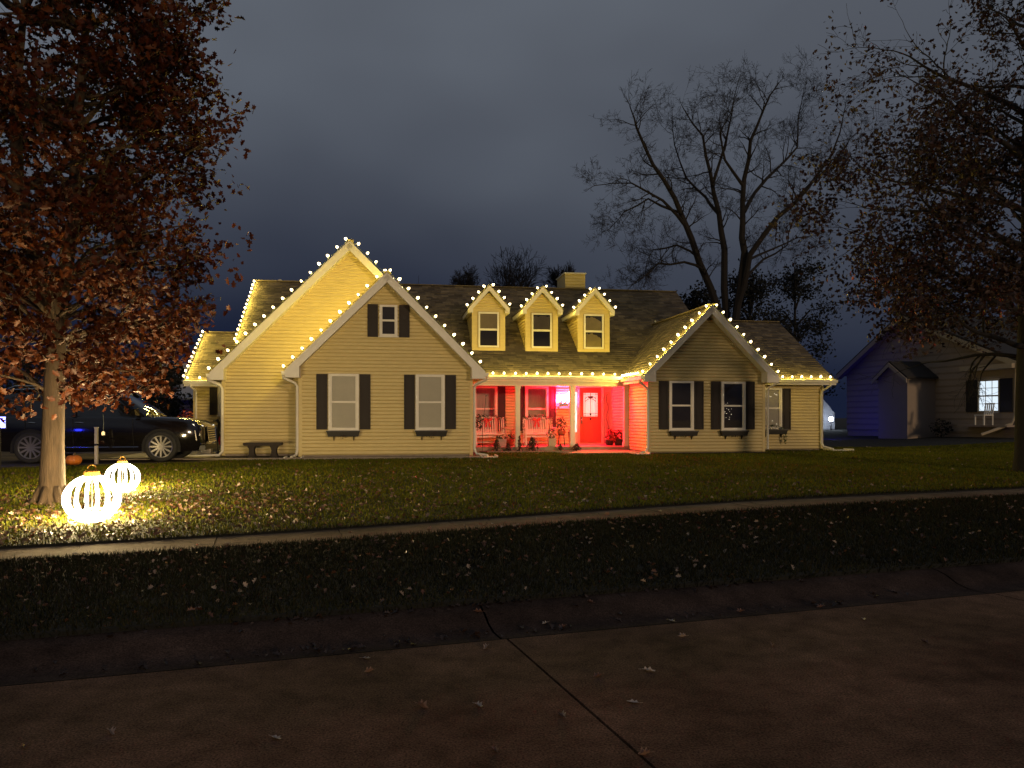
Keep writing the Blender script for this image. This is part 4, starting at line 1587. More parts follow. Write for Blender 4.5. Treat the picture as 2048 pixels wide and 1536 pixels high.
# poinsettia heap right of the door
t = thing("poinsettia_arrangement", "heaped red poinsettias and basket right of the front door", "flowers", W(8.02, 26.95, FZ), HA)
foliage("red_flowers", 260, (-.10, 0, .34), (.24, .18, .30), .12, REDLEAF, t, 37, .6)
foliage("leaves", 180, (.20, .02, .30), (.22, .2, .30), .11, PLANTD, t, 38, .6)
b = MB()
b.lathe([(.16, 0), (.20, .12), (.21, .22), (.19, .22)], 12, (.20, 0, 0))
b.lathe([(.12, 0), (.15, .1), (.155, .2), (.14, .2)], 12, (-.18, .02, 0))
b.obj("basket", STONED, t)
# shepherd hook with ornament at the left of the porch
t = thing("shepherd_hook", "thin dark garden hook at the left end of the porch bed", "garden stake", W(2.98, 25.0, .38), HA)
b = MB()
b.tube([(0, 0, 0), (0, 0, 1.0), (.06, 0, 1.35), (.12, 0, 1.86)], .008, 5)
b.ball((.12, 0, 1.88), .022, 6, 5)
b.obj("rod", BLACK, t)
foliage("twig_wreath", 140, (-.10, .2, 1.0), (.13, .1, .30), .08, PLANTD, t, 39, .2)
# low shrubs in the porch bed
for i, (u, v, r, h, n, lab) in enumerate(((3.55, 25.7, .22, .40, 120, "dark spiky low shrub at the left of the porch bed"), (3.95, 25.7, .20, .28, 80, "small dark low shrub in front of the left porch bench"),
                                          (4.33, 25.7, .10, .52, 60, "narrow dwarf conifer at the foot of the first porch post"), (4.78, 25.7, .32, .48, 200, "bushy brown shrub between the two porch benches"),
                                          (5.75, 25.72, .16, .22, 60, "small brown tuft below the right porch bench"), (6.32, 25.72, .26, .24, 110, "low brown clump at the foot of the second porch post"))):
    t = thing("bed_shrub", lab, "shrub", W(u, v, .40), HA, "low shrubs in the porch bed")
    r_ = np.random.RandomState(50 + i)
    zz = r_.uniform(0, 1, n)
    rad = r * (1 - zz * .8) * np.sqrt(r_.uniform(0, 1, n))
    an = r_.uniform(0, 6.28, n)
    pos = np.stack([rad * np.cos(an), rad * np.sin(an) * .8, zz * h], 1)
    scatter("foliage", SIMPLE_V, SIMPLE_F, pos, np.stack([np.cos(an), np.sin(an), np.full(n, .5)], 1) + r_.normal(size=(n, 3)) * .4, r_.uniform(0, 6.28, n), r_.uniform(.06, .12, n), PLANTD, t)
    b = MB()
    for k in range(5):
        a = k * 1.26
        b.tube([(0, 0, 0), (r * .5 * math.cos(a), r * .4 * math.sin(a), h * .7)], [.012, .004], 4)
    b.obj("stem", BARKD, t)

# ------------------------------------------------------------------ lit ball ornaments on the lawn


def ornament(x, y, r, label, seed, cap_s=1.0):
    z0 = gz(x, y) + .05
    face = math.atan2(-y, -x)
    t = thing("ball_ornament", label, "ornament", (x, y, z0), face, "lit ball ornaments under the tree")
    c = Vector((0, 0, r * .89))
    rng = random.Random(seed)
    nr = 16
    for k in range(nr):
        a = 2 * math.pi * (k + .5) / nr
        pts, rad = [], []
        for i in range(23):
            th_ = R(10) + (math.pi - R(20)) * i / 22
            rr = r * 0.97
            pts.append(c + Vector((rr * math.sin(th_) * math.cos(a), rr * math.sin(th_) * math.sin(a), rr * math.cos(th_) * .90)))
            rad.append((.022 if r > .3 else .018) * rng.uniform(.72, 1.2) * (1.0 + .35 * (i / 22)))
        b = MB()
        b.tube(pts, rad, 6)
        rb_ = b.obj("light_rib", LEDROPE, t)
        if k % 2 == 0:
            inst("led", LED_LIGHT, rb_, pts[[7, 15][(k // 2) % 2]] + (pts[11] - c).normalized() * .03)
    for zf in (.22, .12, .05):
        b = MB()
        th_ = math.acos(2 * zf - 1)
        b.torus((0, 0, c.z + r * .88 * math.cos(th_)), r * .96 * math.sin(th_), .018 if zf > .15 else .035, "z", 28, 5)
        b.obj("light_ring", LEDROPE, t)
    b = MB()
    n = 20
    rc = r * .25 * cap_s
    prof = [(rc, r * 1.76), (rc, r * 1.95), (rc * .96, r * 1.98)]
    b.lathe(prof, n)
    for k in range(n):
        a = 2 * math.pi * k / n
        b.box(rc * math.cos(a) - .012, rc * math.cos(a) + .012, rc * math.sin(a) - .012, rc * math.sin(a) + .012, r * 1.74, r * 1.94)
    b.obj("cap", GOLD, t)
    b = MB()
    b.torus((0, 0, r * 2.07), r * .13, .010, "x", 16, 6)
    b.obj("hanger_ring", GOLD, t)
    b = MB()
    b.tube([(0, 0, -.05), (0, 0, r * 1.76)], .010, 6)
    b.obj("stake", BLACK, t)


ornament(-5.98, 10.95, .365, "larger lit ball ornament on the lawn nearest the street", 3)
ornament(-6.99, 13.8, .285, "smaller lit ball ornament farther back on the lawn", 4)

# pumpkin, post, hanging tag
px_, py_ = -10.75, 18.85
t = thing("pumpkin", "orange pumpkin at the edge of the driveway behind the tree", "pumpkin", (px_, py_, gz(px_, py_) + .05))
nrib, b = 10, MB()
nn_, mm_ = 40, 10
for i in range(mm_ + 1):
    th_ = math.pi * i / mm_
    for k in range(nn_):
        a = 2 * math.pi * k / nn_
        rr = .19 * math.sin(th_) ** .8 * (1 - .07 * abs(math.cos(nrib * a / 2)) ** 3)
        z = .13 - .135 * math.cos(th_) - .03 * math.exp(-((rr / .06) ** 2)) * (1 if i > mm_ / 2 else -1)
        b.v.append((rr * math.cos(a), rr * math.sin(a), z))
for i in range(mm_):
    for k in range(nn_):
        k2 = (k + 1) % nn_
        b.f.append((i * nn_ + k, i * nn_ + k2, (i + 1) * nn_ + k2, (i + 1) * nn_ + k))
b.obj("skin", PUMPK, t, smooth=True)
b = MB()
b.tube([(0, 0, .22), (.01, 0, .27), (.035, .01, .31)], [.025, .018, .02], 7)
b.obj("stem", STEMM, t)
px_, py_ = -10.35, 19.15
t = thing("marker_post", "pale grey post standing between the tree and the black car", "post", (px_, py_, gz(px_, py_) + .02))
b = MB()
b.box(-.032, .032, -.032, .032, 0, .96)
b.box(-.04, .04, -.04, .04, .94, .965)
b.obj("shaft", POSTM, t)
b = MB()
b.box(-.036, .036, -.036, .036, .50, .55)
b.obj("reflector", CHROME, t)
t = thing("hanging_tag", "small white tag hanging from a twig in front of the car", "tag", (-6.62, 12.45, 1.29))
b = MB()
b.prism([(-.024, 0, 0), (.024, 0, 0), (.026, 0, .045), (.012, 0, .06), (-.012, 0, .06), (-.026, 0, .045)], (0, .012, 0))
b.obj("card", POTW, t)
b = MB()
b.tube([(0, .006, .06), (.005, .006, .2), (-.003, .006, .34)], .003, 4)
b.obj("cord", WIRE, t)

# ------------------------------------------------------------------ black SUV in the driveway
CA = R(11)
cfx, cfy = -9.30, 20.95
cz = gz(-10.3, 20.5) + .062
car = thing("parked_car", "black sport utility vehicle parked in the driveway beside the house", "car", (cfx - 1.55 * math.cos(CA), cfy - 1.55 * math.sin(CA), cz), CA)


def loft(sections, close=True):
    b = MB()
    n = len(sections[0])
    for s_ in sections:
        b.v += [tuple(p) for p in s_]
    for i in range(len(sections) - 1):
        for k in range(n - 1):
            b.f.append((i * n + k, i * n + k + 1, (i + 1) * n + k + 1, (i + 1) * n + k))
    if close:
        b.f.append(tuple(range(n))[::-1])
        b.f.append(tuple((len(sections) - 1) * n + k for k in range(n)))
    return b


def csec(x, w, zb, zbelt, ztop=None, wt=None):
    """half open section ring from left sill over the top to right sill"""
    L = [(x, w * .90, zb), (x, w * .985, zb + .14), (x, w, zb + (zbelt - zb) * .55), (x, w * .985, zbelt - .09), (x, w * .94, zbelt - .01)]
    top = [(x, w * .55, zbelt + .02), (x, 0, zbelt + .035)]
    right = [(px, -py, pz) for px, py, pz in L[::-1]]
    mid = top + [(x, -w * .55, zbelt + .02)]
    return L + mid + right


XS = [(2.56, .70, .42, .86), (2.50, .88, .34, .98), (2.36, .96, .28, 1.06), (2.0, 1.0, .27, 1.12), (1.4, 1.01, .27, 1.16), (.9, 1.01, .27, 1.18), (.2, 1.01, .27, 1.20),
      (-.8, 1.01, .27, 1.20), (-1.6, 1.01, .28, 1.20), (-2.2, 1.0, .30, 1.19), (-2.52, .95, .36, 1.16), (-2.60, .88, .44, 1.10)]
b = loft([csec(*x) for x in XS])
b.obj("body", BLACKP, car, smooth=True)


def gsec(x, wb, zb, wt, zt):
    return [(x, wb, zb), (x, (wb + wt) / 2 + .02, (zb + zt) / 2), (x, wt, zt - .05), (x, wt * .85, zt), (x, 0, zt + .02), (x, -wt * .85, zt), (x, -wt, zt - .05), (x, -(wb + wt) / 2 - .02, (zb + zt) / 2), (x, -wb, zb)]


b = loft([gsec(1.28, .90, 1.14, .86, 1.20), gsec(.98, .92, 1.16, .84, 1.44), gsec(.40, .93, 1.17, .78, 1.84), (gsec(.0, .93, 1.17, .77, 1.90)), gsec(-1.4, .93, 1.17, .77, 1.91), gsec(-2.2, .92, 1.17, .76, 1.86), gsec(-2.48, .90, 1.16, .72, 1.74), gsec(-2.58, .88, 1.14, .78, 1.22)])
b.obj("greenhouse", CGLASS, car, smooth=True)
b = loft([gsec(.42, .80, 1.80, .775, 1.86), gsec(.0, .79, 1.86, .775, 1.915), gsec(-1.4, .79, 1.87, .775, 1.925), gsec(-2.2, .78, 1.83, .765, 1.875), gsec(-2.48, .74, 1.70, .73, 1.755)])
b.obj("roof", BLACKP, car, smooth=True)
for s_ in (-1, 1):
    b = MB()
    for (x0, z0, x1, z1, w0, w1) in ((1.02, 1.20, .40, 1.84, .945, .805), (-.52, 1.18, -.58, 1.87, .965, .81), (-1.72, 1.18, -1.80, 1.86, .965, .81)):
        b = MB()
        b.bar((x0, s_ * w0, z0), (x1, s_ * w1, z1), .07, .03, (0, s_, 0))
        b.obj("pillar", BLACKP, car)
    b = MB()
    b.tube([(.30, s_ * .70, 1.90), (.2, s_ * .72, 1.96), (-2.0, s_ * .71, 1.96), (-2.15, s_ * .69, 1.89)], .018, 6)
    b.obj("roof_rail", CHROME if s_ < 0 else BLACK, car)
    b = MB()
    b.prism([(.92, s_ * .98, 1.20), (.86, s_ * 1.20, 1.22), (.84, s_ * 1.22, 1.38), (.90, s_ * 1.05, 1.36)], (.12, 0, 0))
    b.obj("mirror", BLACKP, car)
    b = MB()
    b.box(.90, 1.0, s_ * 1.07 - .08, s_ * 1.07 + .08, 1.385, 1.395)
    b.obj("mirror_trim", CHROME, car)
    for x in (-.30, -1.42):
        b = MB()
        b.tube([(x, s_ * 1.012, 1.02), (x - .10, s_ * 1.032, 1.03), (x - .20, s_ * 1.012, 1.02)], .014, 6)
        b.obj("door_handle", CHROME, car)
    for x in (.86, -.56, -1.66):
        b = MB()
        b.tube([(x, s_ * 1.004, 1.14), (x + .01, s_ * 1.0155, .75), (x + .02, s_ * .985, .36)], .006, 4)
        b.obj("door_seam", SEAM, car)
    b = MB()
    b.tube([(1.0, s_ * 1.004, .40), (-1.05, s_ * 1.004, .40)], .014, 5)
    b.obj("sill_trim", CHROME, car)
    b = MB()
    b.box(-1.2, 1.15, s_ * .97 - .09, s_ * .97 + .09, .24, .28)
    b.obj("running_board", BLACK, car)
    # lamps
    b = MB()
    b.prism([(2.30, s_ * .955, .985), (2.515, s_ * .80, .955), (2.53, s_ * .72, .935), (2.50, s_ * .72, .89), (2.36, s_ * .93, .915)], (0.012, s_ * .012, .004))
    b.obj("headlight", emit("car head lamp lens", (1, .95, .85), .8), car)
    b = MB()
    b.prism([(2.475, s_ * .915, .80), (2.50, s_ * .88, .80), (2.515, s_ * .84, .50), (2.475, s_ * .88, .48)], (.018, s_ * .018, 0))
    b.obj("running_lamp", CHROME, car)
    b = MB()
    b.prism([(2.36, s_ * .968, .82), (2.385, s_ * .962, .82), (2.42, s_ * .95, .56), (2.395, s_ * .955, .56)], (0, s_ * .016, 0))
    b.obj("side_marker", CHROME, car)
    b = MB()
    b.box(-2.60, -2.55, s_ * .88 - .05, s_ * .88 + .05, .72, 1.70)
    b.obj("tail_light", mat("red lamp lens", (.35, .01, .01), .15), car)
    # dark wheel arches
    for xa in (1.55, -1.52):
        b = MB()
        pts = [(xa + .47 * math.cos(a), s_ * .93, .40 + .47 * math.sin(a)) for a in np.linspace(0, math.pi, 15)]
        b.prism([(p[0], p[1], p[2]) for p in pts] + [(xa - .47, s_ * .93, .26), (xa + .47, s_ * .93, .26)], (0, s_ * .088, 0))
        b.obj("wheel_arch", SEAM, car)
b = MB()
b.prism([(2.565, -.56, .90), (2.565, .56, .90), (2.605, .50, .52), (2.605, -.50, .52)], (.02, 0, 0))
gr = b.obj("grille", BLACK, car)
for i in range(6):
    b = MB()
    z = .56 + i * .062
    x = 2.632 - (z - .52) * .105
    b.bar((x, -.50 - (z - .52) * .12, z), (x, .50 + (z - .52) * .12, z), .02, .016)
    b.obj("grille_slat", CHROME, gr)
b = MB()
for (p, q) in (((2.59, -.57, .915), (2.59, .57, .915)), ((2.63, -.51, .51), (2.63, .51, .51)), ((2.59, -.57, .915), (2.63, -.51, .51)), ((2.59, .57, .915), (2.63, .51, .51))):
    b.bar(p, q, .03, .03)
b.obj("grille_surround", CHROME, gr)
b = MB()
b.box(2.45, 2.60, -.84, .84, .30, .42)
b.obj("bumper", BLACK, car)
b = MB()
for s_ in (-1, 1):
    b.bar((2.56, s_ * .60, .46), (2.50, s_ * .90, .47), .03, .025)
b.obj("bumper_trim", CHROME, car)
# wheels
RW = .405


def wheel(x, s_):
    w = empty("wheel", (x, s_ * .93, RW))
    w.parent = car
    b = MB()
    pr = [(.285, -.12), (.36, -.135), (.39, -.12), (RW, -.08), (RW, .08), (.39, .12), (.36, .135), (.285, .12)]
    n = 36
    for r_, y in pr:
        for k in range(n):
            a = 2 * math.pi * k / n
            b.v.append((r_ * math.cos(a), y, r_ * math.sin(a)))
    for i in range(len(pr) - 1):
        for k in range(n):
            k2 = (k + 1) % n
            b.f.append((i * n + k, i * n + k2, (i + 1) * n + k2, (i + 1) * n + k))
    b.obj("tyre", RUBBER, w, smooth=True)
    b = MB()
    yo = s_ * .105
    b.torus((0, yo, 0), .282, .020, "y", 32, 6)
    b.tube([(0, yo - s_ * .05, 0), (0, yo + s_ * .005, 0)], .06, 12)
    for k in range(12):
        a = 2 * math.pi * k / 12
        d = Vector((math.cos(a), 0, math.sin(a)))
        b.bar(Vector((0, yo - s_ * .01, 0)) + d * .05, Vector((0, yo, 0)) + d * .275, .042, .03, (0, 1, 0))
    b.obj("rim", ALLOY, w)
    b = MB()
    b.tube([(0, yo - s_ * .09, 0), (0, yo - s_ * .085, 0)], .28, 24)
    b.obj("brake_disc", SEAM, w)


for x in (1.55, -1.52):
    for s_ in (-1, 1):
        wheel(x, s_)

# ------------------------------------------------------------------ trees


def curve_pts(p0, p1, p2, n):
    return [p0.lerp(p1, i / n).lerp(p1.lerp(p2, i / n), i / n) for i in range(n + 1)]


class Tree:
    def __init__(s, seed):
        s.rng = random.Random(seed)
        s.b = MB()
        s.tips = []
        s.rmin = .004

    def rv(s):
        while True:
            v = Vector((s.rng.uniform(-1, 1), s.rng.uniform(-1, 1), s.rng.uniform(-1, 1)))
            if 0.05 < v.length < 1:
                return v.normalized()

    def limb(s, p, d, L, r, depth, up=0.12, wob=0.16, kids=(3, 5), spread=0.75, shrink=0.62, nseg=6, flat=1.0):
        pts, rad = [p.copy()], [r]
        d = d.normalized()
        ns = max(3, nseg - (0 if depth > 1 else 2))
        for i in range(ns):
            d = (d + s.rv() * wob + Vector((0, 0, up)) * .5).normalized()
            p = p + d * (L / ns)
            pts.append(p.copy())
            rad.append(max(s.rmin, r * (1 - .72 * (i + 1) / ns)))
        s.b.tube(pts, rad, 6 if r > .06 else (5 if r > .025 else 3), cap=r > .03)
        if depth == 0:
            s.tips.append((p, d))
            return
        for _ in range(s.rng.randint(*kids)):
            k = s.rng.uniform(.28, .98)
            i = min(ns - 1, int(k * ns))
            q = pts[i].lerp(pts[i + 1], k * ns - i)
            dd = (pts[i + 1] - pts[i]).normalized()
            side = dd.cross(s.rv()).normalized()
            side.y *= flat
            nd = (dd * (1 - spread * .55) + side * spread).normalized()
            s.limb(q, nd, L * shrink * s.rng.uniform(.7, 1.15), max(s.rmin, rad[i] * .58), depth - 1, up, wob * 1.15, kids, spread, shrink, nseg, flat)
        # leader goes on
        s.limb(p, d, L * shrink * .9, rad[-1], depth - 1, up, wob * 1.1, kids, spread, shrink, nseg, flat)


# --- left oak, rust leaves
tx, ty = -7.6, 12.71
tz = gz(tx, ty)
oak = thing("oak_tree", "large oak with rust orange leaves beside the lit ball ornaments", "tree", (tx, ty, tz))
T = Tree(3)
b = T.b
main = [(.0, 0, -.1), (.0, 0, .0), (.0, 0, .35), (.01, 0, 1.0), (.03, 0, 1.8), (.06, 0, 2.6), (.04, 0, 3.1)]
b.tube(main, [.26, .225, .195, .168, .158, .15, .145], 14)
for k in range(7):
    a = k * .9 + .2
    b.tube([(.14 * math.cos(a), .14 * math.sin(a), .28), (.26 * math.cos(a), .26 * math.sin(a), .06), (.40 * math.cos(a), .40 * math.sin(a), -.03)], [.075, .06, .025], 7)
ldL = [Vector(p) for p in ((.04, 0, 3.0), (-.12, 0, 3.6), (-.40, .1, 4.2), (-.62, .1, 5.2), (-.75, .2, 6.6), (-.6, .2, 8.2), (-.5, .1, 10.2))]
ldR = [Vector(p) for p in ((.05, 0, 3.0), (.15, .1, 3.8), (.28, .15, 4.8), (.35, .1, 6.2), (.55, 0, 7.8), (.75, 0, 9.8))]
b.tube(ldL, [.15, .13, .115, .10, .08, .05, .02], 9)
b.tube(ldR, [.13, .115, .10, .085, .06, .02], 9)


def crown_r(z):
    zs = [1.6, 1.95, 2.4, 3.2, 4.5, 6.0, 8.2, 10.0, 11.6, 12.4]
    rs = [.9, 1.7, 2.15, 2.5, 2.80, 3.0, 2.85, 2.3, 1.2, .1]
    return .94 * float(np.interp(z, zs, rs))


def near_axis(z):
    P = ldL if T.rng.random() < .5 else ldR
    P = [Vector(p) for p in main[3:6]] + P if z < 3.4 else P
    best = min(P, key=lambda q: abs(q.z - z))
    return best.copy()


rs_ = np.random.RandomState(8)
cl = []
while len(cl) < 680:
    z = 1.62 + 10.6 * rs_.uniform(0, 1) ** 1.12
    rr = crown_r(z)
    if rs_.uniform() > (rr / 3.0) ** 1.3:
        continue
    a = rs_.uniform(0, 2 * math.pi)
    q = rr * rs_.uniform(.16, 1) ** .55 * rs_.uniform(.86, 1.08)
    x, y = q * math.cos(a), q * math.sin(a)
    if z < 2.3 and y < -.2 and abs(x) < .7 and rs_.uniform() < .85:
        continue
    # leave some holes through to the sky
    if math.sin(x * 2.3 + 1.1) * math.sin(z * 1.9 + y * .8 + .4) > .62:
        continue
    cl.append((x, y, z))
for i, (x, y, z) in enumerate(cl):
    c = Vector((x, y, z))
    if i % 4 == 0:
        hd = math.hypot(x, y)
        st_ = near_axis(z - hd * .32 + (.25 if z < 3 else 0))
        mid = st_.lerp(c, .5) + Vector((0, 0, .18 * hd * (1 if z > 2.6 else .9)))
        pts = curve_pts(st_, mid, c, 6)
        pts = [pts[0]] + [p + T.rv() * .045 for p in pts[1:-1]] + [pts[-1]]
        r0 = .018 + .012 * hd
        b.tube(pts, [r0 * (1 - .85 * k / 6) for k in range(7)], 5, cap=False)
        for k in range(4):
            q = pts[T.rng.randint(3, 6)]
            e = q + T.rv() * .4
            b.tube([q, q.lerp(e, .5) + T.rv() * .04, e], [.007, .005, .003], 3, cap=False)
for (x, y, z) in cl:
    c = Vector((x, y, z))
    inw = Vector((-x * .16, -y * .16, -.16))
    for k in range(3):
        e = c + T.rv() * .26
        b.tube([c + inw, c.lerp(e, .3), e], [.009, .006, .003], 3, cap=False)
b.obj("trunk", BARK, oak, smooth=True)
pos, nr = [], []
for (x, y, z) in cl:
    n = rs_.randint(40, 66)
    g = rs_.normal(size=(n, 3)) * np.array([.17, .17, .14])
    pos.append(np.array([x, y, z]) + g)
    nr.append(rs_.normal(size=(n, 3)) + np.array([0, 0, .5]))
# a few single sprays that break the outline
for k in range(40):
    z = rs_.uniform(2, 11)
    a = rs_.uniform(0, 6.28)
    q = crown_r(z) * rs_.uniform(1.02, 1.22)
    n = rs_.randint(5, 16)
    pos.append(np.array([q * math.cos(a), q * math.sin(a), z]) + rs_.normal(size=(n, 3)) * .12)
    nr.append(rs_.normal(size=(n, 3)))
pos, nr = np.concatenate(pos), np.concatenate(nr)
n = len(pos)
scatter("crown", OAK_V, OAK_F, pos, nr, rs_.uniform(0, 6.28, n), rs_.uniform(.08, .165, n), LEAF_L, oak)

# --- right oak, sparse brown leaves
tx, ty = 11.78, 17.6
tz = gz(tx, ty)
oak2 = thing("oak_tree", "tall oak with sparse brown leaves at the right edge", "tree", (tx, ty, tz))
T = Tree(21)
T.b.tube([(0, 0, -.1), (0, 0, .05), (-.01, 0, .5), (-.02, 0, 1.6), (.0, 0, 3.0), (.05, 0, 5.0), (.02, 0, 7.5), (.1, 0, 10.0), (.05, 0, 13.0)], [.36, .30, .24, .215, .195, .16, .125, .08, .02], 12)
rng = random.Random(6)
for k in range(34):
    z = 2.3 + 9.6 * (k / 33) ** .95
    a = k * 2.4 + rng.uniform(-.3, .3)
    low = max(0, 1 - (z - 2.3) / 5)
    L = (4.9 - .30 * (z - 2.3)) * rng.uniform(.7, 1.0) * .58
    d = Vector((math.cos(a), math.sin(a), .38 + .25 * (1 - low)))
    T.limb(Vector((0, 0, z)), d, L, .035 + .03 * (1 - z / 14), 3, up=.05 - .10 * low, wob=.20, kids=(3, 4), spread=.66, shrink=.55, nseg=6)
for (z, dx, dz, L) in ((4.6, -1, .35, 3.6), (3.6, -1, .30, 3.6), (2.9, -1, .22, 3.1), (6.0, -1, .55, 3.5), (7.2, -1, .7, 3.1), (5.2, -1, .2, 3.6), (8.2, -1, .8, 3.0), (4.0, -1, .15, 3.3)):
    T.limb(Vector((0, 0, z)), Vector((dx, rng.uniform(-.5, .5), dz)), L, .07, 3, up=-.02, wob=.2, kids=(3, 4), spread=.62, shrink=.52, nseg=7)
T.b.obj("trunk", BARKD, oak2, smooth=True)
rs_ = np.random.RandomState(9)
pos, nr = [], []
for (p, d) in T.tips:
    if p.z < 3.3 and p.x > -3.2:
        continue
    if p.z > 8.5 and rs_.uniform() < .80:
        continue
    if rs_.uniform() < .15:
        continue
    n = rs_.randint(8, 24)
    pos.append(np.array(p) + rs_.normal(size=(n, 3)) * .17 - np.array([0, 0, .06]))
    nr.append(rs_.normal(size=(n, 3)) + np.array([0, -.2, .2]))
pos, nr = np.concatenate(pos), np.concatenate(nr)
n = len(pos)
scatter("crown", OAK_V, OAK_F, pos, nr, rs_.uniform(0, 6.28, n), rs_.uniform(.07, .14, n), LEAF_R, oak2)

# --- big bare tree behind the house
BY = 42.0
bare = thing("bare_tree", "big bare many limbed tree rising behind the right of the house", "tree", (11.6, BY, .34))


def bp(px, py, dy=0.0):
    Y = BY + dy
    return Vector(((px - 1024) * Y / 1538 - 11.6, dy, 1.6 - (py - 832) * Y / 1538 - .34))


T = Tree(11)
T.rmin = .006
leaders = [
    ([(1452, 860, 0), (1447, 640, 0), (1420, 560, -.3), (1380, 455, -.8), (1345, 370, -1.2), (1300, 300, -1.5), (1265, 220, -1.5), (1252, 178, -1.6)], .34),
    ([(1372, 435, -.8), (1320, 375, -1.6), (1255, 338, -2.2), (1178, 343, -2.6)], .13),
    ([(1352, 400, -1.0), (1290, 372, -.2), (1240, 400, .5), (1215, 430, 1)], .10),
    ([(1410, 525, -.4), (1365, 505, -1.2), (1310, 508, -1.8), (1265, 545, -2.2), (1236, 575, -2.4)], .11),
    ([(1400, 500, -.4), (1350, 470, .6), (1300, 480, 1.2), (1285, 520, 1.4)], .10),
    ([(1457, 860, .1), (1455, 640, .2), (1449, 480, .6), (1437, 400, .8), (1420, 320, .8), (1404, 240, 1.0), (1362, 180, 1.2)], .32),
    ([(1437, 405, .8), (1410, 370, 2.0), (1370, 330, 2.8), (1345, 260, 3.2), (1340, 190, 3.4)], .13),
    ([(1425, 340, .8), (1450, 260, 1.2), (1465, 190, 1.5), (1478, 125, 1.6)], .12),
    ([(1462, 860, -.2), (1470, 640, -.2), (1491, 485, -.5), (1487, 420, -.4), (1490, 330, -.4), (1503, 250, -.8), (1530, 185, -1.0), (1562, 128, -1.2)], .32),
    ([(1490, 400, -.4), (1512, 360, .6), (1560, 308, 1.5), (1600, 265, 2.0), (1602, 205, 2.2), (1614, 150, 2.4)], .15),
    ([(1488, 345, -.4), (1450, 290, -1.6), (1440, 230, -2.2), (1475, 150, -2.4)], .12),
    ([(1472, 610, -.2), (1502, 490, -.9), (1560, 410, -1.4), (1622, 350, -2.0), (1672, 280, -2.4), (1700, 182, -2.8)], .24),
    ([(1600, 370, -1.8), (1650, 320, -1.0), (1700, 265, -.6), (1728, 230, -.4)], .10),
    ([(1500, 500, -.8), (1545, 480, .4), (1600, 455, 1.0), (1640, 450, 1.4)], .10),
    ([(1480, 560, -.4), (1530, 500, 1.4), (1580, 470, 2.2), (1590, 420, 2.6)], .12),
]
for pts, r0 in leaders:
    P = [bp(*p) for p in pts]
    # smooth the polyline
    Q = [P[0]]
    for i in range(len(P) - 1):
        m_ = P[i].lerp(P[i + 1], .5) + T.rv() * .10
        Q += [m_, P[i + 1]]
    nq = len(Q)
    rad = [max(.02, .8 * r0 * (1 - .9 * i / (nq - 1))) for i in range(nq)]
    T.b.tube(Q, rad, 8, cap=False)
    for i in range(2 if r0 < .2 else 4, nq - 1):
        for _ in range(3 if r0 < .2 else 2):
            d0 = (Q[i + 1] - Q[i]).normalized()
            sd = d0.cross(T.rv()).normalized()
            T.limb(Q[i].lerp(Q[i + 1], T.rng.random()), (d0 * .55 + sd * .75), T.rng.uniform(.9, 1.75), min(.05, rad[i] * .5), 3, up=.05, wob=.26, kids=(3, 4), spread=.72, shrink=.56, nseg=6)
    T.limb(Q[-1], Q[-1] - Q[-2], .45, .025, 2, up=.05, wob=.2, kids=(3, 4), spread=.6, shrink=.6)
T.b.obj("trunk", BARKD, bare)
bare.scale = (.96, .96, .95)
print("bare tree faces", len(T.b.f))

# --- distant bare trees behind the ridge
for (px, ptop, hw, D, lab, sd) in ((1028, 486, 100, 62, "rounded bare tree behind the main roof ridge", 31), (1122, 520, 42, 60, "smaller bare tree beside the chimney", 32), (930, 528, 40, 66, "low bare tree behind the roof left of the first dormer", 33)):
    X = (px - 1024) * D / 1538
    ztop = 1.6 - (ptop - 832) * D / 1538
    t = thing("bare_tree", lab, "tree", (X, D, .3), 0, "distant bare trees")
    T = Tree(sd)
    T.rmin = .013
    wd = hw * D / 1538
    zs_ = ztop - 1.35 * wd
    T.b.tube([(0, 0, -.2), (0, 0, zs_)], [.3, .2], 7)
    for k in range(15):
        a = k * 2.4
        el = .45 + .9 * ((k * .37) % 1)
        d = Vector((math.cos(a), math.sin(a), el * 1.5))
        T.limb(Vector((0, 0, zs_ * (.93 + .07 * ((k * .61) % 1)))), d, wd * .66, .12, 3, up=.10, wob=.2, kids=(3, 4), spread=.6, shrink=.62, nseg=5)
    T.b.obj("trunk", BARKD, t)

# --- dark evergreens behind


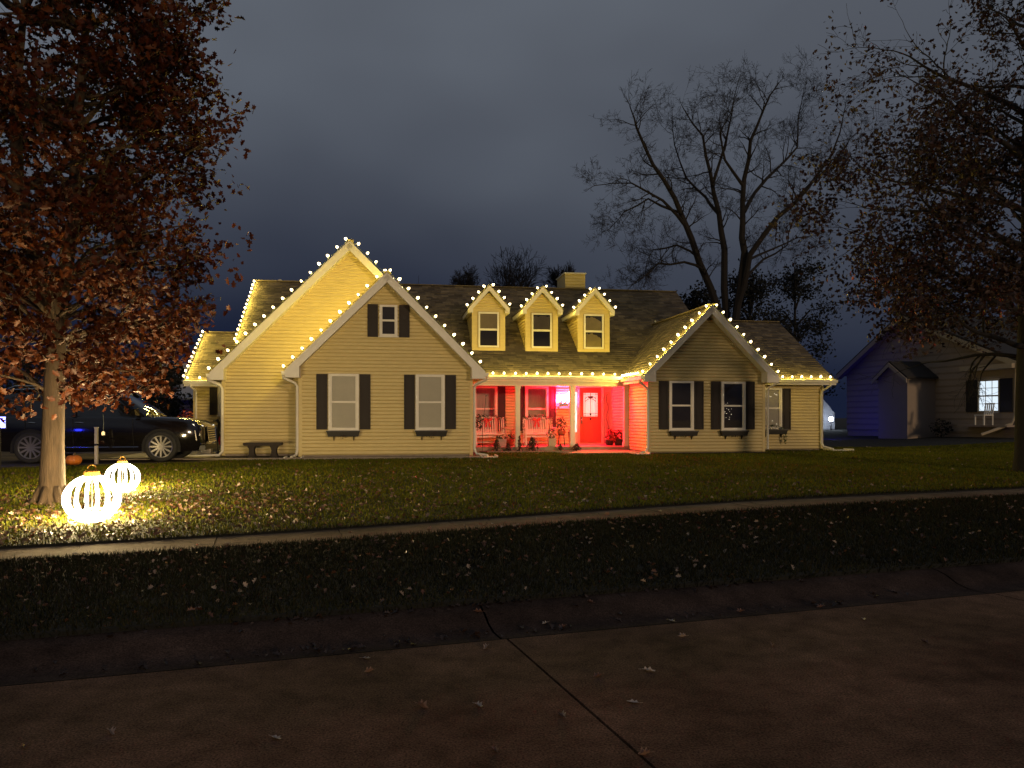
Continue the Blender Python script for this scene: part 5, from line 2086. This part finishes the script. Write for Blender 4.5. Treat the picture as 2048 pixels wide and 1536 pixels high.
def evergreen(px, ptop, hw, D, label, seed, n=4500, round_=False):
    X = (px - 1024) * D / 1538
    zt = 1.6 - (ptop - 832) * D / 1538
    wd = hw * D / 1538
    t = thing("dark_tree", label, "tree", (X, D, .3), 0, "dark trees behind the houses")
    r_ = np.random.RandomState(seed)
    # ragged clumps of foliage round bare limbs
    nc = 26
    ck = r_.uniform(.12, .95, nc)
    ca = r_.uniform(0, 6.28, nc)
    cr_ = wd * np.sqrt(np.clip(1 - (ck * 1.9 - .95) ** 2, .02, 1)) * r_.uniform(.25, .85, nc)
    cc = np.stack([cr_ * np.cos(ca), cr_ * np.sin(ca), .4 + ck * (zt - .8)], 1)
    w_ = r_.randint(0, nc, n)
    rr_ = wd * .30
    pos = cc[w_] + r_.normal(size=(n, 3)) * np.array([rr_, rr_, rr_ * .8]) * .62
    pos[:, 2] = np.minimum(pos[:, 2], zt + .3)
    scatter("crown", SIMPLE_V, SIMPLE_F, pos, r_.normal(size=(n, 3)), r_.uniform(0, 6.28, n), r_.uniform(.12, .32, n), EVERG, t)
    b = MB()
    b.tube([(0, 0, -.2), (0, 0, zt * .9)], [.22, .03], 7)
    for c_ in cc:
        b.tube([(0, 0, max(.3, c_[2] - wd * .5)), tuple(c_ * np.array([.5, .5, 1]) - np.array([0, 0, .1])), tuple(c_), tuple(c_ * 1.12)], [.08, .05, .02, .01], 4, cap=False)
    b.obj("trunk", BARKD, t)


evergreen(1385, 560, 62, 46, "dark ragged tree behind the main roof left of the bare tree", 61)
evergreen(1500, 545, 80, 50, "broad dark tree mass behind the right gable", 62, 6500)
evergreen(1590, 505, 75, 54, "tall dark tree mass behind the far right roof end", 63, 6500)
evergreen(832, 548, 12, 60, "small dark conifer tip left of the ridge", 65, 700)
evergreen(300, 700, 70, 44, "dark tree behind the parked car", 66, 3000)
evergreen(205, 680, 75, 50, "taller dark tree behind the orange oak", 67, 3000)
evergreen(60, 690, 80, 48, "wide dark tree at the left edge behind the driveway", 68, 3000)
evergreen(2000, 560, 100, 60, "dark tree behind the neighbour house", 69, 2600)

# ------------------------------------------------------------------ neighbour house on the right
PA, PB = Vector((21.0, 32.0)), Vector((18.3, 42.0))
nd = (PB - PA).normalized()          # along the gable wall, going away
nn2 = Vector((-nd.y, nd.x)) * 1.0     # outward (towards the left / viewer)
if nn2.x > 0:
    nn2 = -nn2
NL = (PB - PA).length
nb = thing("neighbor_house", "dim beige gabled house at the right edge with one lit window", "house", (PA.x, PA.y, .72))


def np3(s_, z, d):
    q = nd * s_ + nn2 * d
    return (q.x, q.y, z)


ez, rz_ = 3.28, 5.85
sided_wall([(0, .1), (NL, .1), (NL, ez), (NL * .585, rz_ - .1), (0, ez)], np3, .2, .1, lap=.30, m=NSIDE, parent=nb, ob=lambda b_, n_, m_, p_: b_.obj(n_, m_, p_))
b = MB()
b.add([np3(0, -.4, -.02), np3(NL, -.4, -.02), np3(NL, .12, -.02), np3(0, .12, -.02), np3(0, -.4, -9), np3(0, ez, -9), np3(0, ez, -.02), np3(NL, -.4, -9), np3(NL, ez, -9), np3(NL, ez, -.02)],
      [(0, 1, 2, 3), (0, 4, 5, 6), (1, 7, 8, 9)])
b.obj("wall", NSIDE, nb)
for (s0_, s1_) in ((-.45, NL * .585), (NL + .45, NL * .585)):
    z0 = ez - .20
    p = [np3(s0_, z0, .35), np3(s1_, rz_, .35), np3(s1_, rz_, -9.2), np3(s0_, z0, -9.2)]
    b = MB()
    b.prism(p, (0, 0, .10))
    b.obj("roof", mat("dark neighbour roof", (.03, .026, .024), .9, var=.3, bump=.4), nb)
    b = MB()
    b.prism([np3(s0_, z0 - .005, .36), np3(s1_, rz_ - .005, .36), np3(s1_, rz_ - .27, .36), np3(s0_, z0 - .25, .36)], (nn2.x * .04, nn2.y * .04, 0))
    b.prism([np3(s0_, z0 - .16, 0.02), np3(s1_, rz_ - .18, 0.02), np3(s1_, rz_ - .20, 0.02), np3(s0_, z0 - .18, 0.02)], (nn2.x * .33, nn2.y * .33, 0))
    b.obj("rake_board", mat("neighbour trim", (.40, .33, .24), .6, var=.08), nb)
NTRIM = MATS["neighbour trim"]
# window with shutters near the front corner
s0_, s1_, z0, z1 = .75, 1.85, 1.05, 2.45
b = MB()
for (a, c, d, e) in ((s0_, s0_ + .06, z0, z1), (s1_ - .06, s1_, z0, z1), (s0_ + .06, s1_ - .06, z0, z0 + .06), (s0_ + .06, s1_ - .06, z1 - .06, z1), (s0_ + .06, s1_ - .06, (z0 + z1) / 2 - .03, (z0 + z1) / 2 + .03)):
    b.prism([np3(a, d, .03), np3(c, d, .03), np3(c, e, .03), np3(a, e, .03)], (nn2.x * .06, nn2.y * .06, 0))
for k in (1, 2):
    a = s0_ + .06 + (s1_ - s0_ - .12) * k / 3
    b.prism([np3(a - .012, z0, .045), np3(a + .012, z0, .045), np3(a + .012, z1, .045), np3(a - .012, z1, .045)], (nn2.x * .015, nn2.y * .015, 0))
for z in (z0 + .36, z1 - .36):
    b.prism([np3(s0_ + .06, z - .012, .047), np3(s1_ - .06, z - .012, .047), np3(s1_ - .06, z + .012, .047), np3(s0_ + .06, z + .012, .047)], (nn2.x * .015, nn2.y * .015, 0))
nw = b.obj("window", NTRIM, nb)
b = MB()
b.prism([np3(s0_ + .05, z0, .03), np3(s1_ - .05, z0, .03), np3(s1_ - .05, z1, .03), np3(s0_ + .05, z1, .03)], (nn2.x * .01, nn2.y * .01, 0))
b.obj("lit_blind", LITWIN, nw)
for (a, c) in ((s0_ - .62, s0_ - .02), (s1_ + .02, s1_ + .62)):
    b = MB()
    b.prism([np3(a, z0, .03), np3(c, z0, .03), np3(c, z1 + .02, .03), np3(a, z1 + .02, .03)], (nn2.x * .05, nn2.y * .05, 0))
    b.obj("shutter", BLACK, nb)
# porch roof edge over the window, downspout, small entry gable lower down the wall
b = MB()
b.prism([np3(-.3, 2.86, .04), np3(2.3, 2.86, .04), np3(2.3, 2.86, .6), np3(-.3, 2.86, .6)], (0, 0, .2))
b.obj("porch_fascia", NTRIM, nb)
b = MB()
b.tube([np3(-.25, 3.0, .35), np3(-.05, 2.7, .10), np3(-.02, .9, .10), np3(.05, .55, .2), np3(.5, .1, 1.3)], .06, 6)
b.obj("downspout", NTRIM, nb)
b = MB()
e0, e1, eo = 4.25, 6.12, 1.6
b.add([np3(e0, -.3, eo), np3(e1, -.3, eo), np3(e1, 2.72, eo), np3((e0 + e1) / 2, 3.36, eo), np3(e0, 2.72, eo), np3(e0, -.3, 0), np3(e0, 2.72, 0), np3(e1, -.3, 0), np3(e1, 2.72, 0)],
      [(0, 1, 2, 3, 4), (0, 5, 6, 4), (1, 7, 8, 2)])
b.obj("entry_wall", NSIDE, nb)
for (a, c) in ((e0 - .2, (e0 + e1) / 2), (e1 + .2, (e0 + e1) / 2)):
    b = MB()
    b.prism([np3(a, 2.62, eo + .2), np3(c, 3.42, eo + .2), np3(c, 3.42, -.1), np3(a, 2.62, -.1)], (0, 0, .08))
    b.obj("entry_roof", MATS["dark neighbour roof"], nb)
    b = MB()
    b.prism([np3(a, 2.61, eo + .21), np3(c, 3.41, eo + .21), np3(c, 3.21, eo + .21), np3(a, 2.42, eo + .21)], (nn2.x * .04, nn2.y * .04, 0))
    b.obj("rake_board", NTRIM, nb)
b = MB()
b.prism([np3(-.1, .42, .03), np3(2.4, .42, .03), np3(2.4, .50, .03), np3(-.1, .50, .03)], (nn2.x * .6, nn2.y * .6, 0))
b.obj("porch_floor", NSIDE, nb)
# white chair by the neighbour's window
c0 = Vector((PA.x, PA.y, 0)) + Vector(np3(.75, 0, .9))
t = thing("porch_chair", "white garden chair below the neighbour's lit window", "chair", (c0.x, c0.y, 1.22), math.atan2(nn2.y, nn2.x) + 1.57)
b = MB()
b.box(-.25, .25, -.25, .25, .40, .44)
b.obj("seat", WHITEW, t)
b = MB()
for i in range(5):
    b.bar((-.2 + i * .1, .24, .44), (-.2 + i * .1, .32, .9), .05, .02, (0, 1, 0))
b.bar((-.25, .32, .9), (.25, .32, .9), .03, .06)
b.obj("backrest", WHITEW, t)
for sx in (-.22, .22):
    for sy in (-.22, .22):
        b = MB()
        b.box(sx - .02, sx + .02, sy - .02, sy + .02, 0, .40)
        b.obj("leg", WHITEW, t)
# plant pot against the neighbour's wall
c0 = Vector((PA.x, PA.y, 0)) + Vector(np3(3.3, 0, .6))
t = thing("wall_shrub", "small dark shrub against the neighbour's wall", "shrub", (c0.x, c0.y, gz(c0.x, c0.y)))
foliage("foliage", 160, (0, 0, .5), (.5, .4, .45), .16, EVERG, t, 71, .6)
# blue floodlight washing the neighbour's side


def flood(x, y, z, rz, label, m, lens_r=.07, tilt=.5):
    t = thing("floodlight", label, "lamp", (x, y, z), rz)
    b = MB()
    b.tube([(0, 0, 0), (0, 0, .22)], .012, 6)
    b.obj("stake", BLACK, t)
    b = MB()
    d = Vector((0, math.cos(tilt), math.sin(tilt)))
    c = Vector((0, 0, .28))
    b.tube([c - d * .10, c - d * .02, c + d * .045], [.045, lens_r + .012, lens_r + .016], 12)
    b.obj("housing", BLACK, t)
    b = MB()
    b.tube([c + d * .048, c + d * .056], [lens_r, lens_r * .9], 12)
    b.obj("lens", m, t)


c0 = Vector((PA.x, PA.y, 0)) + Vector(np3(8.3, 0, 3.4))
flood(c0.x, c0.y, gz(c0.x, c0.y), math.atan2(-nn2.y, -nn2.x) - math.pi / 2, "small floodlight shining blue on the neighbour's dark side wall", emit("blue flood lens b", (.02, .02, 1.0), 420.0))

# ------------------------------------------------------------------ neighbour on the left, lit blue
nl = thing("neighbor_house", "far house with porch washed in blue light behind the left corner", "house", (-20.2, 48, .3), R(4))
b = MB()
b.prism([(-6, 0, 0), (4.2, 0, 0), (4.2, 0, 2.6), (2.6, 0, 4.6), (-4, 0, 4.6), (-6, 0, 2.6)], (0, 6, 0))
b.obj("wall", NBLUE, nl)
b = MB()
b.prism([(-2.2, -2.2, 2.25), (4.6, -2.2, 2.25), (4.6, -.02, 3.0), (-2.2, -.02, 3.0)], (0, 0, .12))
b.obj("porch_roof", NBLUE, nl)
for x in (-2.0, .0, 1.5, 4.2):
    b = MB()
    b.box(x - .07, x + .07, -2.1, -1.96, 0, 2.25)
    b.obj("porch_post", NBLUE, nl)
flood(-20.2, 44.6, .35, R(-4), "floodlight shining blue on the far left house", emit("blue flood lens c", (.05, .03, 1.0), 55.0), .08, .35)

# the glaring lamp itself faces the street
t = thing("floodlight", "glaring blue white floodlight at the left edge beyond the car", "lamp", (-11.32, 17.0, gz(-11.3, 17.0)), R(33))
b = MB()
b.tube([(0, 0, 0), (0, 0, 1.02)], .02, 6)
b.obj("post", BLACK, t)
b = MB()
b.box(-.12, .12, 0, .08, .98, 1.26)
b.obj("housing", BLACK, t)
b = MB()
b.prism([(-.10, -.004, 1.0), (.10, -.004, 1.0), (.10, -.004, 1.24), (-.10, -.004, 1.24)], (0, -.008, 0))
b.obj("lens", emit("blue white lens", (.10, .13, 1.0), 14.0), t)
b = MB()
b.prism([(-.10, .084, 1.0), (.10, .084, 1.0), (.10, .084, 1.24), (-.10, .084, 1.24)], (0, .008, 0))
b.obj("added_back_light", emit("added blue back light", (.02, .03, 1.0), 40.0), t)  # glowing panel added behind the lamp to throw blue on the car

# far lit building between the houses
t = thing("far_house", "far pale house lit by a bright lamp between the two houses", "house", (20.3, 51, .5), R(0))
b = MB()
b.prism([(-1.2, 0, 0), (1.1, 0, 0), (1.1, 0, 1.3), (0.2, 0, 2.4), (-1.2, 0, 2.4)], (0, 3, 0))
b.obj("wall", NBLUE, t)
for i in range(7):
    b = MB()
    b.box(-1.2, 1.1, -.03, -.002, .1 + i * .17, .13 + i * .17)
    b.obj("siding_board", NBLUE, t)
t = thing("yard_lamp", "bright white yard lamp between the two houses", "lamp", (20.75, 50.0, .4))
b = MB()
b.tube([(0, 0, 0), (0, 0, .95)], .03, 6)
b.obj("pole", BLACK, t)
b = MB()
b.ball((0, 0, 1.0), .15, 10, 8)
b.obj("globe", emit("yard lamp globe", (.75, .86, 1.0), 45.0), t)

# ------------------------------------------------------------------ grass
rs_ = np.random.RandomState(77)
BLADE_V = [(-.5, 0, 0), (.5, 0, 0), (.30, .10, .6), (-.30, .10, .6), (.0, .35, 1.0)]
BLADE_F = [(0, 1, 2), (0, 2, 3), (3, 2, 4)]
HOUSE_EX = [(-5.7, 2.75, 22.15, 30), (2.7, 8.4, 25.28, 30), (5.5, 8.4, 24.0, 30), (8.2, 15.5, 25.3, 34), (8.2, 12.4, 23.5, 30), (-8.0, -4.9, 22.3, 34)]


def in_drive(x, y):
    inside = np.zeros(len(x), bool)
    P = drive
    j = len(P) - 1
    for i in range(len(P)):
        xi, yi = P[i]
        xj, yj = P[j]
        c = ((yi > y) != (yj > y)) & (x < (xj - xi) * (y - yi) / (yj - yi + 1e-12) + xi)
        inside ^= c
        j = i
    return inside


def field(n, t0, t1, pad=1.0, dens=None):
    """random points between two street lines, inside the view wedge"""
    out = []
    while sum(len(o) for o in out) < n:
        m_ = n * 2
        Y = np.sqrt(rs_.uniform(4.5 ** 2, 30.0 ** 2, m_))
        X = rs_.uniform(-1, 1, m_) * (Y * .68 + pad)
        tt = -X * math.sin(TH) + Y * math.cos(TH)
        ok = (tt > t0) & (tt < t1)
        u = X * math.cos(HA) + Y * math.sin(HA)
        v = -X * math.sin(HA) + Y * math.cos(HA)
        for (a, c, d, e) in HOUSE_EX:
            ok &= ~((u > a) & (u < c) & (v > d) & (v < e))
        ok &= ~in_drive(X, Y)
        if dens is not None:
            ok &= rs_.uniform(0, 1, m_) < dens(X, Y, tt)
        out.append(np.stack([X[ok], Y[ok]], 1))
    return np.concatenate(out)[:n]


def grass(name, label, n, t0, t1, h, w, dens=None, m=GRASS):
    xy = field(n, t0, t1, dens=dens)
    z = gz_np(xy[:, 0], xy[:, 1]) + .025
    pos = np.column_stack([xy, z])
    nr = np.column_stack([rs_.normal(size=n) * .38, rs_.normal(size=n) * .38, np.ones(n)])
    hh = rs_.uniform(h * .5, h * 1.35, n)
    dist = np.hypot(xy[:, 0], xy[:, 1])
    ww = w * rs_.uniform(.7, 1.3, n) * (1 + dist / 14)
    sz = np.column_stack([ww, hh, hh])
    o = scatter(name, BLADE_V, BLADE_F, pos, nr, rs_.uniform(0, 6.28, n), sz, m)
    return tag(o, label, "grass", None, "stuff")


grass("grass", "mown grass with dim light painted in on the verge between street and sidewalk", 120000, T_CURB + .03, T_W0 - .02, .052, .0055, None, GRASS_DIM)
grass("grass", "mown green lawn grass between sidewalk and house", 210000, T_W1 + .03, 32, .055, .0075, dens=lambda X, Y, tt: np.clip(16.0 / Y, 0, 1) ** .6)

# shaggy blades along the slab edges
ed = []
for (tt_, sgn, zl) in ((T_W1 + .012, -1, .02), (T_W0 - .012, 1, .02), (T_CURB + .012, -1, .02)):
    for _ in range(5200):
        s_ = rs_.uniform(-9, 22)
        o_ = abs(rs_.normal()) * .03
        x, y = st(s_, tt_ - sgn * o_)
        ed.append((x, y, gz(x, y) + zl if tt_ > T_CURB + .1 else .11, sgn))
ed = np.array(ed)
n = len(ed)
dn = np.array([-math.sin(TH), math.cos(TH)])
nrm_ = np.column_stack([dn[0] * ed[:, 3] * .7 + rs_.normal(size=n) * .4, dn[1] * ed[:, 3] * .7 + rs_.normal(size=n) * .4, np.ones(n)])
hh = rs_.uniform(.03, .09, n)
tag(scatter("grass", BLADE_V, BLADE_F, ed[:, :3], nrm_, rs_.uniform(0, 6.28, n), np.column_stack([rs_.uniform(.006, .011, n), hh, hh]), GRASS_DIM), "shaggy grass edge overhanging the sidewalk and curb", "grass", None, "stuff")

# fallen leaves lying in the grass


def litter(name, label, n, t0, t1, dens, lift, smin, smax):
    xy = field(n, t0, t1, dens=dens)
    z = gz_np(xy[:, 0], xy[:, 1]) + lift + rs_.uniform(0, .03, n)
    nr = np.column_stack([rs_.normal(size=n) * .55, rs_.normal(size=n) * .55, np.ones(n)])
    sz = rs_.uniform(smin, smax, n)
    v2 = [(x, y, z * 2.6 + .25 * y * y) for x, y, z in OAK_V]
    o = scatter(name, v2, OAK_F, np.column_stack([xy, z]), nr, rs_.uniform(0, 6.28, n), sz, LITTER)
    return tag(o, label, "leaves", None, "stuff")


litter("leaf_litter", "dry fallen leaves scattered through the verge grass", 800, T_CURB + .03, T_W0, lambda X, Y, tt: .35 + .65 * np.exp(-((X + 1) / 5) ** 2), .05, .035, .065)
litter("leaf_litter", "dry fallen leaves scattered over the lawn", 3000, T_W1 + .03, 30,
       lambda X, Y, tt: np.clip(np.exp(-((X + 6.5) / 3.0) ** 2 - ((Y - 11.5) / 2.6) ** 2) * 1.4 + .35 * np.exp(-((Y - 13.5) / 4.0) ** 2) * np.exp(-((X + 1) / 6.5) ** 2) * (.4 + .6 * np.sin(X * 1.3 + Y) ** 2) + .012, 0, 1), .05, .05, .10)

gl = []
while len(gl) < 420:
    s_ = rs_.uniform(-6, 12)
    t_ = T_GUT + abs(rs_.normal()) * .10 + .05 if rs_.uniform() < .5 else T_CURB - abs(rs_.normal()) * .05
    if t_ > T_CURB or math.sin(s_ * 1.7) + math.sin(s_ * .63 + 1) < rs_.uniform(-1.2, 1.4):
        continue
    z_ = float(np.interp(t_, [T_GUT, T_GUT + .2, T_GUT + .33, T_GUT + .45, T_CURB], [0, 0, .02, .075, .108]))
    gl.append((*st(s_, t_), z_ + .008))
gl = np.array(gl)
n = len(gl)
tag(scatter("gutter_litter", [(x, y, z * 2.2) for x, y, z in OAK_V], OAK_F, gl, np.column_stack([rs_.normal(size=(n, 2)) * .4, np.ones(n)]), rs_.uniform(0, 6.28, n), rs_.uniform(.02, .07, n),
            mat("wet dark leaf", (.03, .016, .011), .5, island=[(.015, .009, .007), (.04, .02, .013), (.025, .013, .009), (.07, .045, .032)])), "dark wet leaf bits drifted along the gutter", "leaves", None, "stuff")

# single leaves on the street, gutter and sidewalk
LM = []
rng = random.Random(19)
for k in range(5):
    b = MB()
    cup = rng.uniform(1.2, 4.5)
    fold = rng.uniform(.1, .8)
    b.add([(x * (.75 - .25 * fold), y, abs(x) * fold * .9 + z * cup * .4 + .30 * y * y * rng.uniform(.6, 1.3) + .01) for x, y, z in OAK_V], OAK_F)
    b.tube([(0, -.5, .08), (.01, -.62, .06), (.03, -.72, .09)], .012, 4)
    me = b.mesh("fallen_leaf")
    me.materials.append(mat("dry street leaf %d" % k, [(.34, .25, .20), (.40, .32, .27), (.26, .15, .10), (.44, .36, .30), (.18, .09, .06)][k], .5, var=.25, scale=6))
    LM.append(me)


def pix_ground(px, py, z):
    Y = (1.6 - z) * 1538 / (py - 832)
    return (px - 1024) / 1538 * Y, Y


street_leaves = [(222, 1468, "pale curled leaf at the lower left of the street"), (552, 1478, "curled pair of leaf lobes near the bottom of the street left of the joint"), (845, 1415, "pale leaf on the street left of the joint, halfway down"),
                 (957, 1413, "small pale leaf just left of the street joint"), (1124, 1434, "folded leaf on the street beside the joint"), (1266, 1406, "pale flat leaf right of the street joint"),
                 (1288, 1510, "pinkish leaf lying on the joint at the bottom edge"), (1297, 1343, "small leaf on the street right of the joint, upper part"), (1364, 1274, "thin leaf on the street below the gutter, centre right"),
                 (1343, 1243, "leaf on the gutter line, centre right"), (1545, 1293, "small leaf on the street at the right"), (1727, 1240, "thin leaf on the street near the right gutter"), (972, 1297, "leaf at the head of the street joint"),
                 (732, 1318, "leaf on the gutter line left of the joint"), (738, 1344, "leaf just below the gutter line left of the joint"), (1090, 1250, "pale upright leaf in the gutter, centre"), (1125, 1256, "brown leaf in the gutter, centre"),
                 (1850, 1286, "dark curled leaf pair at the right of the street"), (50, 1495, "dark leaf at the bottom left corner of the street"), (955, 1245, "small dark leaf in the gutter joint"), (1180, 1225, "dark leaf in the gutter right of the joint"),
                 (990, 1503, "small dark crumpled leaf near the bottom centre"), (1195, 1354, "tiny dark leaf right of the joint"), (1480, 1224, "dark leaf in the right gutter"), (1640, 1215, "dark wet leaf against the far gutter")]
for i, (px, py, lab) in enumerate(street_leaves):
    x, y = pix_ground(px, py, .0)
    t_ = tcoord(x, y)
    zz = 0.004
    if t_ > T_GUT:
        zz = float(np.interp(t_, [T_GUT, T_GUT + .2, T_GUT + .33, T_GUT + .45, T_CURB], [0, 0, .02, .075, .108])) + .004
    o = inst("fallen_leaf", LM[4 if "dark" in lab or "brown" in lab else i % 4], None, (x, y, zz), (rng.uniform(-.15, .15), rng.uniform(-.15, .15), rng.uniform(0, 6.28)), (rng.uniform(.06, .09),) * 3)
    tag(o, lab, "leaf", "leaves fallen on the street")
walk_leaves = [(700, 1066), (860, 1058), (930, 1052), (960, 1050), (985, 1049), (1010, 1046), (1075, 1040), (1175, 1036), (395, 1093), (455, 1090), (1320, 1024), (1215, 1030), (150, 1110), (60, 1118)]
ORD = "first second third fourth fifth sixth seventh eighth ninth tenth eleventh twelfth thirteenth fourteenth".split()
for i, (px, py) in enumerate(sorted(walk_leaves)):
    x, y = pix_ground(px, py, .135 + .13 * math.tanh(((px - 1024) / 1538 * 10) / 4.5))
    o = inst("fallen_leaf", LM[i % 5], None, (x, y, gz(x, y) + .006), (rng.uniform(-.1, .1), rng.uniform(-.1, .1), rng.uniform(0, 6.28)), (rng.uniform(.07, .10),) * 3)
    tag(o, "dry leaf on the concrete sidewalk, %s from the left" % ORD[i], "leaf", "leaves on the sidewalk")
# leaf caught on the big ornament and a pale stone on the lawn
o = inst("fallen_leaf", LM[2], None, (-5.86, 10.53, .36), (1.4, .2, .2), (.13,) * 3)
tag(o, "brown leaf caught low on the larger ball ornament", "leaf")
print("objects", len(bpy.data.objects))
